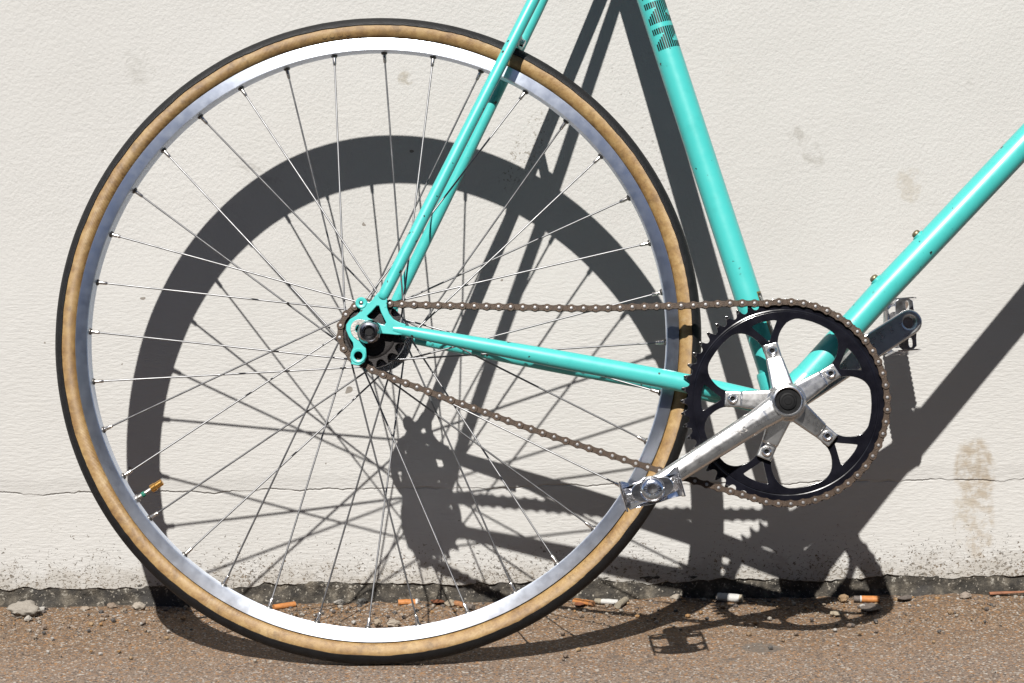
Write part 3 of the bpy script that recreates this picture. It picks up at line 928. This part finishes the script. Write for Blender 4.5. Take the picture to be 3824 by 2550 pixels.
mb.add(*lathe([(.0930, CH_W+.0008), (.0950, CH_W+.0014), (.0965, CH_W+.0009)], 160, cap=False))
mb.build('chainring', M['ring'], cs_, 30)
# forged crank arm with five spider arms, fused into one body
bm = bmesh.new()
def add_bm(v, f):
    vv = [bm.verts.new(q) for q in v]
    for q in f:
        try: bm.faces.new([vv[i] for i in q])
        except ValueError: pass
def bar(p0, p1, w0, w1, t0, t1, k=.35):
    """rounded bar between two points in the xyz frame, width in the xy plane, thickness along z"""
    p0, p1 = Vector(p0), Vector(p1); d = (p1-p0); d2 = Vector((d.x, d.y, 0)).normalized(); n = Vector((-d2.y, d2.x, 0)); z = Vector((0, 0, 1))
    v, f = [], []
    m = 16
    for p, w, t in ((p0, w0, t0), (p0.lerp(p1, .5), (w0+w1)/2, (t0+t1)/2), (p1, w1, t1)):
        for j in range(m):
            a = 2*PI*j/m
            ca, sa = math.cos(a), math.sin(a)
            x = math.copysign(abs(ca)**k, ca)*w/2; y = math.copysign(abs(sa)**k, sa)*t/2
            v.append(p+n*x+z*y)
    for i in range(2):
        for j in range(m): f.append((i*m+j, i*m+(j+1) % m, (i+1)*m+(j+1) % m, (i+1)*m+j))
    f.append(tuple(range(m-1, -1, -1))); f.append(tuple(range(2*m, 3*m)))
    return v, f
PEDw = .0790
ped = at(2250+795/4.48, 1600+1020/4.48, PEDw)
pv = Vector((ped[0]-BB[0], ped[1]-BB[1], 0))
pd_ = pv.normalized()
add_bm(*lathe([(.0, .044), (.0215, .044), (.0205, .050), (.0190, .058), (.0178, .066), (.0170, .0712), (0, .0712)], 40))
add_bm(*bar(pd_*.0 + Vector((0, 0, .0635)), pv*.22 + Vector((0, 0, .0665)), .0300, .0235, .0150, .0135, .75))
add_bm(*bar(pv*.16 + Vector((0, 0, .0660)), pv*.97 + Vector((0, 0, .0770)), .0240, .0200, .0140, .0130, .8))
add_bm(*lathe([(0, PEDw-.008), (.0128, PEDw-.008), (.0136, PEDw-.0055), (.0136, PEDw+.003), (.0126, PEDw+.0055), (0, PEDw+.0055)], 32, (pv.x, pv.y)))
for a in bolt_a:
    d = Vector((math.cos(a), math.sin(a), 0))
    add_bm(*bar(d*.008+Vector((0, 0, .0545)), d*.0455+Vector((0, 0, .0505)), .0250, .0172, .0110, .0070, .35))
    add_bm(*bar(d*.0435+Vector((0, 0, .0477)), d*.0620+Vector((0, 0, .0477)), .0165, .0158, .0052, .0052, .3))
me = bpy.data.meshes.new('crank_arm'); bm.to_mesh(me); bm.free()
me.materials.append(M['crank'])
ca = link(bpy.data.objects.new('crank_arm', me), cs_)
md = ca.modifiers.new('fuse', 'REMESH'); md.mode = 'VOXEL'; md.voxel_size = .00062; md.use_smooth_shade = True
md = ca.modifiers.new('soften', 'SMOOTH'); md.iterations = 7; md.factor = .5
v, f = lathe([(.0, .0690), (.0128, .0690), (.0132, .0716), (.0132, .0748), (.0141, .0757), (.0156, .0751), (.0164, .0716), (.0170, .0680)], 48)
make('bolt_recess', v, f, M['alu'], cs_, 40)
v, f = lathe([(0, .0742), (.0034, .0742), (.0036, .0736), (.0062, .0735), (.0066, .0742), (.0085, .0740), (.0090, .0724), (.0131, .0724), (.0131, .0700), (0, .0700)], 40)
make('crank_bolt_cap', v, f, M['black'], cs_, 30)
bolt_me = None
for a in bolt_a:
    bx, by = .0542*math.cos(a), .0542*math.sin(a)
    if bolt_me is None:
        mb = MB()
        mb.add(*lathe([(.0, .0500), (.0024, .0500), (.0025, .0526), (.0034, .0530), (.0050, .0520), (.0056, .0508), (.0056, .0490)], 28), 0)
        mb.add(*lathe([(0, .0504), (.00235, .0504), (.00235, .0507), (0, .0507)], 6), 1)  # dark disc in place of the shade in the bolt's hex socket
        o = mb.build('chainring_bolt', [M['alu'], M['black']], cs_, 35); bolt_me = o.data; o.location = (bx, by, 0)
    else:
        o = link(bpy.data.objects.new('chainring_bolt', bolt_me), cs_); o.location = (bx, by, 0)
# stamped letters on the arm
fc = bpy.data.curves.new('stamp', 'FONT'); fc.body = 'SX'; fc.size = .0085; fc.extrude = .0004; fc.align_x = 'CENTER'; fc.align_y = 'CENTER'; fc.space_character = 1.15
to = bpy.data.objects.new('stamp', fc); me = bpy.data.meshes.new_from_object(to); bpy.data.objects.remove(to)
me.materials.append(M['steel'])
o = link(bpy.data.objects.new('stamped_lettering', me), cs_)
p = pv*.335
o.matrix_basis = Matrix.Translation((p.x, p.y, .0753)) @ Matrix.Rotation(math.atan2(pv.y, pv.x), 4, 'Z')
# far crank arm
FW = -.066
fh = at(3000+888/2.24, 700+1125/2.24, FW+.006)
fv_ = Vector((fh[0]-BB[0], fh[1]-BB[1], 0))
mb = MB()
n_ = Vector((-fv_.y, fv_.x, 0)).normalized(); dd = fv_.normalized()
outl2 = []
for t in np.linspace(PI/2, -PI/2, 15): outl2.append(fv_ + dd*(.0138*math.cos(t)) + n_*(.0138*math.sin(t)))
for t in np.linspace(-PI/2, -3*PI/2, 15): outl2.append(dd*(.0165*math.cos(t)) + n_*(.0165*math.sin(t)))
mb.add(*plate([(q.x, q.y) for q in outl2], [circ(fv_.x, fv_.y, .0066, 24)], FW-.006, FW+.006, .0022, 3))
mb.build('crank_arm', M['crank'], cs_, 50)

# --- chain
rollers = MB()
for p in roll: rollers.add(*lathe([(.0, -.0024), (.0038, -.0024), (.0038, .0024), (.0, .0024)], 12, (p.x, p.y)))
chain = rollers.build('chain', M['rust'], bike, 40, H0+Vector((0, 0, CH_W)))
def link_mesh(outer, pt):
    o2 = []
    r, wst = (.0041, .0027) if outer else (.0041, .0029)
    h = pt/2
    for t in np.linspace(-2.2, 2.2, 11): o2.append((h+r*math.cos(t), r*math.sin(t)))
    o2 += [(.0018, wst+.0001), (0, wst), (-.0018, wst+.0001)]
    for t in np.linspace(PI-2.2, PI+2.2, 11): o2.append((-h+r*math.cos(t), r*math.sin(t)))
    o2 += [(-.0018, -wst-.0001), (0, -wst), (.0018, -wst-.0001)]
    mb = MB()
    zz = (.0034, .0044) if outer else (.0023, .0033)
    mb.add(*plate(o2, [], zz[0], zz[1], .0002, 0)); mb.add(*plate(o2, [], -zz[1], -zz[0], .0002, 0))
    if outer:
        for s in (-1, 1): mb.add(*lathe([(0, -.0051), (.0016, -.0051), (.0018, -.0046), (.0018, .0046), (.0015, .0052), (.0, .0053)], 12, (s*h, 0)), 1)
    else:
        for s in (-1, 1): mb.add(*lathe([(.0, .0028), (.0024, .0028), (.0024, .0036), (.0, .0036)], 10, (s*h, 0)), 0)
    return mb.build('link', [M['rust'], M['pin']], chain, 30)
protos = [link_mesh(True, pitch), link_mesh(False, pitch)]
for i in range(NL):
    a, b = roll[i], roll[(i+1) % NL]
    k = i % 2
    o = protos[k] if i < 2 else link(bpy.data.objects.new('link', protos[k].data), chain)
    o.location = (a+b)/2; o.rotation_euler = (0, 0, math.atan2(b.y-a.y, b.x-a.x))

# --- pedals: quill cages
def pedal(center, w_in, sgn, ang, name_label=None):
    """spindle along sgn*w; ang = direction across the cage in the bicycle plane"""
    e1 = Vector((math.cos(ang), math.sin(ang), 0)); e3 = Vector((0, 0, sgn)); e2 = e3.cross(e1)
    root = empty('pedal', (H0.x+center[0], H0.y+center[1], 0), bike)
    def put(o, x, y, z, at_):
        m = Matrix((x, y, z)).transposed().to_4x4(); m.translation = at_; o.matrix_basis = m; return o
    W0, W1, HX, HY = w_in+.012, w_in+.082, .0285, .0150      # distances along the spindle
    mb = MB()
    mb.add(*lathe([(.0, w_in-.004), (.0072, w_in-.004), (.0072, w_in+.006), (.0092, w_in+.008), (.0092, w_in+.012), (.0122, w_in+.016), (.0105, w_in+.035), (.0105, w_in+.06), (.0120, W1-.004), (.0, W1-.004)], 28))
    o = mb.build('pedal_body', M['chrome'], root, 40); put(o, e1, e2, e3, (0, 0, 0))
    # side plates: long serrated plates with slots
    for s in (-1, 1):
        L = W1-W0
        ol = []
        ns = 11
        for i in range(ns*2+1):
            t = i/(ns*2); ol.append((t*L, HY - (.0016 if i % 2 else 0) - (.004 if t < .04 else 0)))
        for i in range(ns*2, -1, -1):
            t = i/(ns*2); ol.append((t*L, -HY + (.0016 if i % 2 else 0) + (.004 if t < .04 else 0)))
        hs = [[(L*.24, -.0036), (L*.36, -.0036), (L*.36, .0036), (L*.24, .0036)], [(L*.66, -.0036), (L*.78, -.0036), (L*.78, .0036), (L*.66, .0036)]]
        v, f = plate(ol, [smoothpoly(h, 2) for h in hs], -.0008, .0008, .0002, 0)
        o = make('cage_plate', v, f, M['chrome'], root, 30)
        put(o, e3, e2, e3.cross(e2), e1*(s*HX)+e3*W0)
    # outer end plate, opened by two triangles, and inner bridge
    end = smoothpoly([(-HX-.0006, .0148), (-HX+.003, .0150), (-.0165, .0085), (-.010, .0105), (0, .0128), (.010, .0105), (.0165, .0085), (HX-.003, .0150), (HX+.0006, .0148), (HX+.0006, -.0140), (.016, -.0132), (0, -.0146), (-.016, -.0132), (-HX-.0006, -.0140)], 1)
    h1 = smoothpoly([(-.0262, .0080), (-.0145, .0010), (-.0135, -.0060), (-.0255, -.0085)], 1)
    h2 = [(-x, y) for x, y in h1][::-1]
    v, f = plate(end, [h1, h2], W1-.0009, W1+.0009, .0003, 1)
    v = [(x, y, z - .010*min(1, max(0, abs(x)-.012)/.0165)) for x, y, z in v]
    o = make('end_plate', v, f, M['chrome'], root, 40); put(o, e1, e2, e3, (0, 0, 0))
    br = smoothpoly([(-HX-.0004, .0095), (-.012, .0100), (0, .0135), (.012, .0100), (HX+.0004, .0095), (HX+.0004, -.0095), (.012, -.0100), (0, -.0135), (-.012, -.0100), (-HX-.0004, -.0095)], 1)
    sl = smoothpoly([(-.0255, .0012), (-.0155, .0012), (-.0155, .0052), (-.0255, .0052)], 1)
    v, f = plate(br, [sl, [(-x, y) for x, y in sl][::-1]], W0+.0006, W0+.0022, .0003, 1)
    o = make('inner_bridge', v, f, M['chrome'], root, 40); put(o, e1, e2, e3, (0, 0, 0))
    # lozenge boss and ribbed dust cap
    bo = []
    for t in np.linspace(0, 2*PI, 48, endpoint=False):
        r = .0126 + .0082*max(0, abs(math.cos(t))-.55)**1.6/.45**1.6
        bo.append((r*math.cos(t), r*math.sin(t)))
    bo = [(x, max(-.0130, min(.0130, y))) for x, y in bo]
    v, f = plate(bo, [circ(0, 0, .0113, 40)], W1-.001, W1+.0034, .0009, 2)
    o = make('end_boss', v, f, M['chrome'], root, 45); put(o, e1, e2, e3, (0, 0, 0))
    mb = MB()
    mb.add(*lathe([(.0111, W1), (.0111, W1+.0028), (.0102, W1+.0042), (.0080, W1+.0054), (.0052, W1+.0060), (.0034, W1+.0058), (.0, W1+.0056)], 36))
    for i in range(20):
        a = 2*PI*i/20
        ca_, sa_ = math.cos(a), math.sin(a)
        p0 = Vector((.0050*ca_, .0050*sa_, W1+.0060)); p1 = Vector((.0076*ca_, .0076*sa_, W1+.0054))
        mb.add(*tube([p0, p1], .00045, 6))
    o = mb.build('dust_cap', M['chrome'], root, 40); put(o, e1, e2, e3, (0, 0, 0))
    return root
# the dust cap, not the spindle root, is what the photograph fixes
pedal((BB[0]+pv.x, BB[1]+pv.y), PEDw+.006, 1, math.radians(15))
pedal((fh[0], fh[1]), -(FW-.006), -1, math.radians(90+4))

# --- the rest of the bicycle, just outside the picture
hv = hdir
crown = head_c - hv*.04
ax = Vector((1.052, 0, 0))
for s in (1, -1):
    ps = spline([tuple(crown + Vector((.002, 0, s*.022))), tuple(crown.lerp(ax, .35)+Vector((-.012, 0, s*.034))), tuple(crown.lerp(ax, .75)+Vector((-.022, 0, s*.044))), (ax.x, ax.y, s*.050)], 8)
    mb = MB(); mb.add(*tube(ps, list(np.linspace(.0115, .0058, len(ps))), 20)); part(mb, 'fork_blade', M['frame'], 50)
    mb = MB(); mb.add(*lathe([(.0, s*.046), (.010, s*.046), (.010, s*.052), (0, s*.052)][::s], 20, (ax.x, ax.y))); part(mb, 'fork_end', M['frame'], 40)
mb = MB(); mb.add(*tube([crown+Vector((.002, 0, -.028)), crown+Vector((.002, 0, .028))], .013, 20)); mb.add(*tube([crown-hv*.004, crown+hv*.03], .0150, 20)); part(mb, 'fork_crown', M['frame'], 40)
stem0 = head_top + hv*.035
mb = MB(); mb.add(*tube([stem0, stem0+hv*.05], .0111, 20)); fw = Vector((hv.y, -hv.x, 0)); mb.add(*tube([stem0+hv*.045, stem0+hv*.05+fw*.08], .0125, 20)); part(mb, 'stem', M['alu'], 40)
hb = stem0+hv*.05+fw*.085
mb = MB(); mb.add(*tube([hb+Vector((0, 0, -.112)), hb+Vector((0, 0, .112))], .0127, 24)); part(mb, 'handlebar', M['alu'], 40)
sp0 = seat_top
mb = MB(); mb.add(*tube([sp0-sdir*.05, sp0+sdir*.13], .0132, 24)); part(mb, 'seat_post', M['alu'], 40)
sc_ = sp0+sdir*.155
sec = []
v, f = [], []
NS, NR = 14, 16
for i in range(NS):
    t = i/(NS-1); x = -.125 + .265*t
    hw = .068*(1-t)**.75+.016 if t > .12 else .055+.029*t/.12
    hh = .018+.012*(1-t)
    for j in range(NR):
        a = 2*PI*j/NR
        v.append((sc_.x+x, sc_.y+.006*math.cos(t*3)+hh*math.sin(a)*(1 if math.sin(a) > 0 else .6), math.copysign(abs(math.cos(a))**.8, math.cos(a))*hw*.86))
for i in range(NS-1):
    for j in range(NR): f.append((i*NR+j, i*NR+(j+1) % NR, (i+1)*NR+(j+1) % NR, (i+1)*NR+j))
f.append(tuple(range(NR-1, -1, -1))); f.append(tuple(range((NS-1)*NR, NS*NR)))
mb = MB(); mb.add(v, f); part(mb, 'saddle', M['saddle'], 60)

# ------------------------------------------------------------------ litter along the foot of the wall
M['filter'] = m_simple('orange_filter_paper', (.62, .235, .055), .7, 0, .22, 260, .3, 700)
M['filter2'] = m_simple('stained_filter_paper', (.40, .18, .07), .75, 0, .3, 220, .3, 700)
M['paper'] = m_simple('cigarette_paper', (.66, .65, .62), .75, 0, .1, 200, .4, 500)
M['ash'] = m_simple('ash_and_tobacco', (.16, .13, .11), .9, 0, .4, 400, .6, 900)
M['beige'] = m_simple('weathered_filter', (.36, .31, .23), .85, 0, .25, 300, .5, 600)
M['leaf'] = m_simple('dry_leaf', (.25, .085, .035), .6, 0, .35, 120, .4, 300)
M['twig'] = m_simple('dry_stalk', (.36, .15, .075), .65, 0, .3, 90, .5, 300)
M['stone'] = m_attr('stone'); M['grit'] = m_attr('grit', .7)
def butt(x0, y0, x1, y1, mats, fr, r, label, squash=.85, crease=0.0, seed=0):
    """a stub between two pixels on the ground; mats change along it at the fractions fr"""
    A, B = gnd(x0, y0, r*.8), gnd(x1, y1, r*.8)
    for P in (A, B):
        if P.y > -.007: P.y = -.007
    L = (B-A).length; d = (B-A)/L
    mid_ = (A+B)/2
    rr = random.Random(seed)
    cuts = [0]+list(fr)+[1]
    root = empty('cigarette_butt', (mid_.x, mid_.y, 0))
    x = Vector((0, 0, 1)); y = d.cross(x).normalized(); x = y.cross(d)
    for i, m in enumerate(mats):
        t0, t1 = cuts[i], cuts[i+1]
        v, f = [], []
        ns, n = 8, 18
        for a_ in range(ns+1):
            t = t0+(t1-t0)*a_/ns
            p = A.lerp(B, t)-Vector((mid_.x, mid_.y, 0))
            e = (1-.0) if not (a_ in (0, ns)) else .97
            if m is M['ash']: e *= .9
            for j in range(n):
                a = 2*PI*j/n
                w_ = 1+.05*fbm(math.cos(a)*1.5+seed, math.sin(a)*1.5, t*7)+crease*fbm(math.cos(a)*2, t*9+seed, math.sin(a)*2)
                v.append(p+(x*math.cos(a)*squash+y*math.sin(a))*r*e*w_)
        for a_ in range(ns):
            for j in range(n): f.append((a_*n+j, a_*n+(j+1) % n, (a_+1)*n+(j+1) % n, (a_+1)*n+j))
        f.append(tuple(range(n-1, -1, -1))); f.append(tuple(range(ns*n, (ns+1)*n)))
        nm = 'filter' if m in (M['filter'], M['filter2'], M['beige']) else 'paper_tube' if m is M['paper'] else 'burnt_end'
        make(nm, v, f, m, root, 45)
    tag(root, label, 'cigarette butt', 'cigarette butts dropped along the wall')
    return root
butt(1022, 2268, 1102, 2256, [M['filter'], M['filter2']], [.97], .0040, 'clean orange cigarette butt, plain from end to end, at the wall foot', seed=1)
butt(1487, 2250, 1567, 2247, [M['filter'], M['paper'], M['ash']], [.80, .92], .0041, 'creased orange cigarette butt with white torn tip, behind the wheel', crease=.22, seed=2)
butt(1700, 2252, 1768, 2268, [M['filter2'], M['ash']], [.62], .0040, 'stained brown cigarette butt with a dark burnt end behind the wheel', crease=.15, seed=3)
butt(2144, 2243, 2217, 2254, [M['filter'], M['filter2']], [.8], .0039, 'orange cigarette butt lying end to end with a white cigarette stub', crease=.18, seed=4)
butt(2222, 2244, 2308, 2249, [M['beige'], M['paper']], [.28], .0037, 'white paper cigarette stub with grey end between two other butts', crease=.14, seed=5)
butt(2306, 2262, 2337, 2238, [M['beige']], [], .0042, 'short pale beige cigarette butt standing askew beside a white stub', crease=.1, seed=6)
butt(2677, 2228, 2772, 2236, [M['ash'], M['paper'], M['beige']], [.04, .9], .0058, 'thick white cigarette stub lying below the chainring shadow', crease=.06, seed=7)
butt(3189, 2236, 3284, 2238, [M['ash'], M['paper'], M['filter']], [.24, .30], .0047, 'orange cigarette butt with a grey burnt end and white ring', seed=8)

def shard(name, pts, label, cat, m, curl=.3, th=.0007, zl=.003):
    """curled flake standing on the ground: outline from pixels on the ground, thickness and curl"""
    P = [gnd(x, y, 0) for x, y in pts]
    for q in P:
        if q.y > -.004: q.y = -.004
    c = sum(P, Vector())/len(P)
    ol = smoothpoly([(p.x-c.x, p.y-c.y) for p in P], 2)
    v, f = [], []
    n = len(ol); rings = 5
    for s_ in (1, -1):
        for k_ in range(rings+1):
            s2 = k_/rings
            for (x, y) in ol:
                X, Y = x*s2, y*s2
                z = zl + curl*(abs(X)**1.5*3+abs(Y)*.6) + .0012*fbm(X*120, Y*120, 3) + s_*th/2
                v.append((X, Y, z))
    o2 = (rings+1)*n
    for k_ in range(rings):
        for j in range(n):
            a, b, c2, d2 = k_*n+j, k_*n+(j+1) % n, (k_+1)*n+(j+1) % n, (k_+1)*n+j
            f.append((a, d2, c2, b)); f.append((a+o2, b+o2, c2+o2, d2+o2))
    for j in range(n):
        a, b = rings*n+j, rings*n+(j+1) % n
        f.append((a, b, b+o2, a+o2))
    o = make(name, v, f, m, None, 50, (c.x, c.y, 0))
    return tag(o, label, cat)
shard('dry_leaf', [(1604, 2246), (1640, 2236), (1668, 2258), (1640, 2268), (1615, 2260)], 'curled brown leaf scrap on the grit behind the wheel', 'leaf', M['leaf'], .35)
shard('dry_leaf', [(2498, 2214), (2520, 2200), (2546, 2226), (2520, 2236)], 'small red brown leaf at the edge of the wheel shadow', 'leaf', M['leaf'], .6, zl=.004)
shard('dry_leaf', [(2140, 2262), (2165, 2254), (2190, 2264), (2160, 2274)], 'dark red leaf flake under the orange and white stubs', 'leaf', M['leaf'], .25, zl=.002)
shard('dry_leaf', [(3207, 2276), (3240, 2262), (3290, 2266), (3288, 2286), (3232, 2294)], 'blackened crumpled leaf on the pavement below an orange butt', 'leaf', M['ash'], .12, zl=.0018)
shard('dry_leaf', [(3340, 2250), (3375, 2236), (3412, 2240), (3390, 2252)], 'thin dark leaf sliver against the footing in full sun', 'leaf', M['ash'], .3)
# dry stalk
A, B, C_ = gnd(3692, 2214, .004), gnd(3770, 2212, .005), gnd(3880, 2196, .006)
for P in (A, B, C_): P.y = min(P.y, -.008)
v, f = tube(spline([tuple(A), tuple(B), tuple(C_)], 5), [.0032, .0034, .0034, .0033, .0032, .0026, .0023, .0024, .0028, .003, .003], 10, flat=.55)
o = make('dry_stalk', v, f, M['twig'], None, 50); tag(o, 'split reddish brown stalk lying along the sunny wall foot', 'stalk')

# stones
def stone_mesh(r, seed, sub=2, flat=(1, .8, .7)):
    bm = bmesh.new(); bmesh.ops.create_icosphere(bm, subdivisions=sub, radius=1)
    rr = random.Random(seed); off = Vector((rr.random()*50, rr.random()*50, rr.random()*50))
    for q in bm.verts:
        k_ = 1+.34*noise.noise(q.co*1.3+off)+(.16*noise.noise(q.co*3.1+off)+.09*noise.noise(q.co*7.3+off)+.05*noise.noise(q.co*15+off) if sub > 1 else 0)
        q.co = Vector((q.co.x*flat[0], q.co.y*flat[1], q.co.z*flat[2]))*k_*r
    v = [tuple(q.co) for q in bm.verts]; f = [tuple(x.index for x in p.verts) for p in bm.faces]
    bm.free(); return v, f
def tint(me, fn):
    a = me.attributes.new('tint', 'FLOAT_COLOR', 'CORNER')
    d = np.empty((len(me.loops), 4), np.float32)
    for p in me.polygons:
        d[p.loop_start:p.loop_start+p.loop_total] = (*fn(p.index), 1)
    a.data.foreach_set('color', d.ravel())
def stone(px, py, r, colr, label, seed, flat=(1, .8, .7), sub=4, group=None, rot=0):
    P = gnd(px, py, 0); P.y = min(P.y, -r*.8)
    v, f = stone_mesh(r, seed, sub, flat)
    zmin = min(q[2] for q in v)
    o = make('stone', v, f, M['stone'], None, 50, (P.x, P.y, -zmin-.0015)); o.rotation_euler = (0, 0, rot)
    tint(o.data, lambda i: colr)
    return tag(o, label, 'stone', group)
stone(92, 2300, .0185, (.44, .40, .34), 'large rough pale grey stone resting against the dark footing', 3, (1.0, .7, .46))
stone(521, 2277, .0070, (.52, .46, .38), 'mid sized cream and rust stone beside the wheel shadow', 8, (1.0, .8, .75))
stone(157, 2282, .0048, (.60, .57, .52), 'small white stone touching the large rough stone', 12)
stone(105, 2316, .0044, (.58, .54, .48), 'chip of pale stone in front of the large rough stone', 15)
stone(318, 2278, .0058, (.46, .37, .28), 'flat tan stone lying near the dark footing in the sun', 19, (1, .7, .5))
stone(418, 2272, .0058, (.34, .26, .19), 'brown rounded stone next to a cream and rust stone', 23)
stone(1268, 2258, .0062, (.50, .47, .42), 'pale angular stone between two orange butts by the wall', 29, (1, .6, .6))
stone(1352, 2258, .0062, (.13, .135, .13), 'dark grey round stone at the foot of the wall', 31)
stone(1680, 2263, .0060, (.50, .42, .31), 'lumpy cream stone beside a stained brown butt', 37)
stone(1468, 2336, .0075, (.52, .45, .36), 'pale flat stone inside the rim shadow spokes', 41, (1, .8, .5))
stone(1410, 2338, .0062, (.44, .35, .25), 'tan wedge shaped stone near a pale flat stone', 43, (.7, .8, .7))
stone(3607, 2238, .0066, (.40, .33, .27), 'pinkish grey round stone near the reddish stalk', 47)
stone(3150, 2248, .0062, (.42, .27, .14), 'orange brown stone just before the grey tipped butt', 53, (.9, .8, .8))
stone(3120, 2296, .0060, (.52, .44, .32), 'cream stone in a gap of the chainring shadow', 59, (1, .8, .5))
stone(2520, 2238, .0058, (.48, .42, .34), 'crumbly pale stone under a small red brown leaf', 61)

# grit scattered over the pavement: too many to count
pal = [(.34, .22, .12), (.46, .25, .09), (.52, .47, .40), (.62, .59, .55), (.13, .11, .10), (.26, .19, .14), (.40, .32, .24), (.50, .33, .17), (.09, .09, .09)]
protos_ = [stone_mesh(1, 100+i, 1, (1, .8, .65)) for i in range(8)]
GV, GF, GC = [], [], []
def grain(x, y, r, c):
    v, f = protos_[rnd.randrange(8)]
    a = rnd.random()*6.28; ca_, sa_ = math.cos(a), math.sin(a); b = len(GV)
    for q in v: GV.append((x+(q[0]*ca_-q[1]*sa_)*r, y+(q[0]*sa_+q[1]*ca_)*r, q[2]*r+r*.35))
    for t in f: GF.append((t[0]+b, t[1]+b, t[2]+b))
    GC.extend([c]*len(f))
for i in range(9000):
    x = rnd.uniform(-.62, .98)
    y = -min(.45, rnd.expovariate(1/.075)+.004)
    if rnd.random() < .12: y = -rnd.uniform(.01, .45)
    dens = fbm(x*7, y*14, 2)
    if dens < -.12 and rnd.random() < .7: continue
    r = min(.0042, .00062*math.exp(rnd.gauss(0, .50)))
    if y < -.16: r *= .75
    grain(x, y, r, rnd.choice(pal))
for i in range(300):
    x = rnd.uniform(-.62, .98); y = -min(.4, rnd.expovariate(1/.06)+.006)
    grain(x, y, rnd.uniform(.0020, .0040), rnd.choice(pal))
me = bpy.data.meshes.new('gravel'); me.from_pydata(GV, [], GF); me.update(); me.materials.append(M['grit'])
a = me.attributes.new('tint', 'FLOAT_COLOR', 'FACE')
cc = np.ones((len(GC), 4), np.float32); cc[:, :3] = np.array(GC, np.float32); a.data.foreach_set('color', cc.ravel())
go = link(bpy.data.objects.new('gravel', me))
tag(go, 'loose sand and grit scattered over the pavement', 'gravel', kind='stuff')
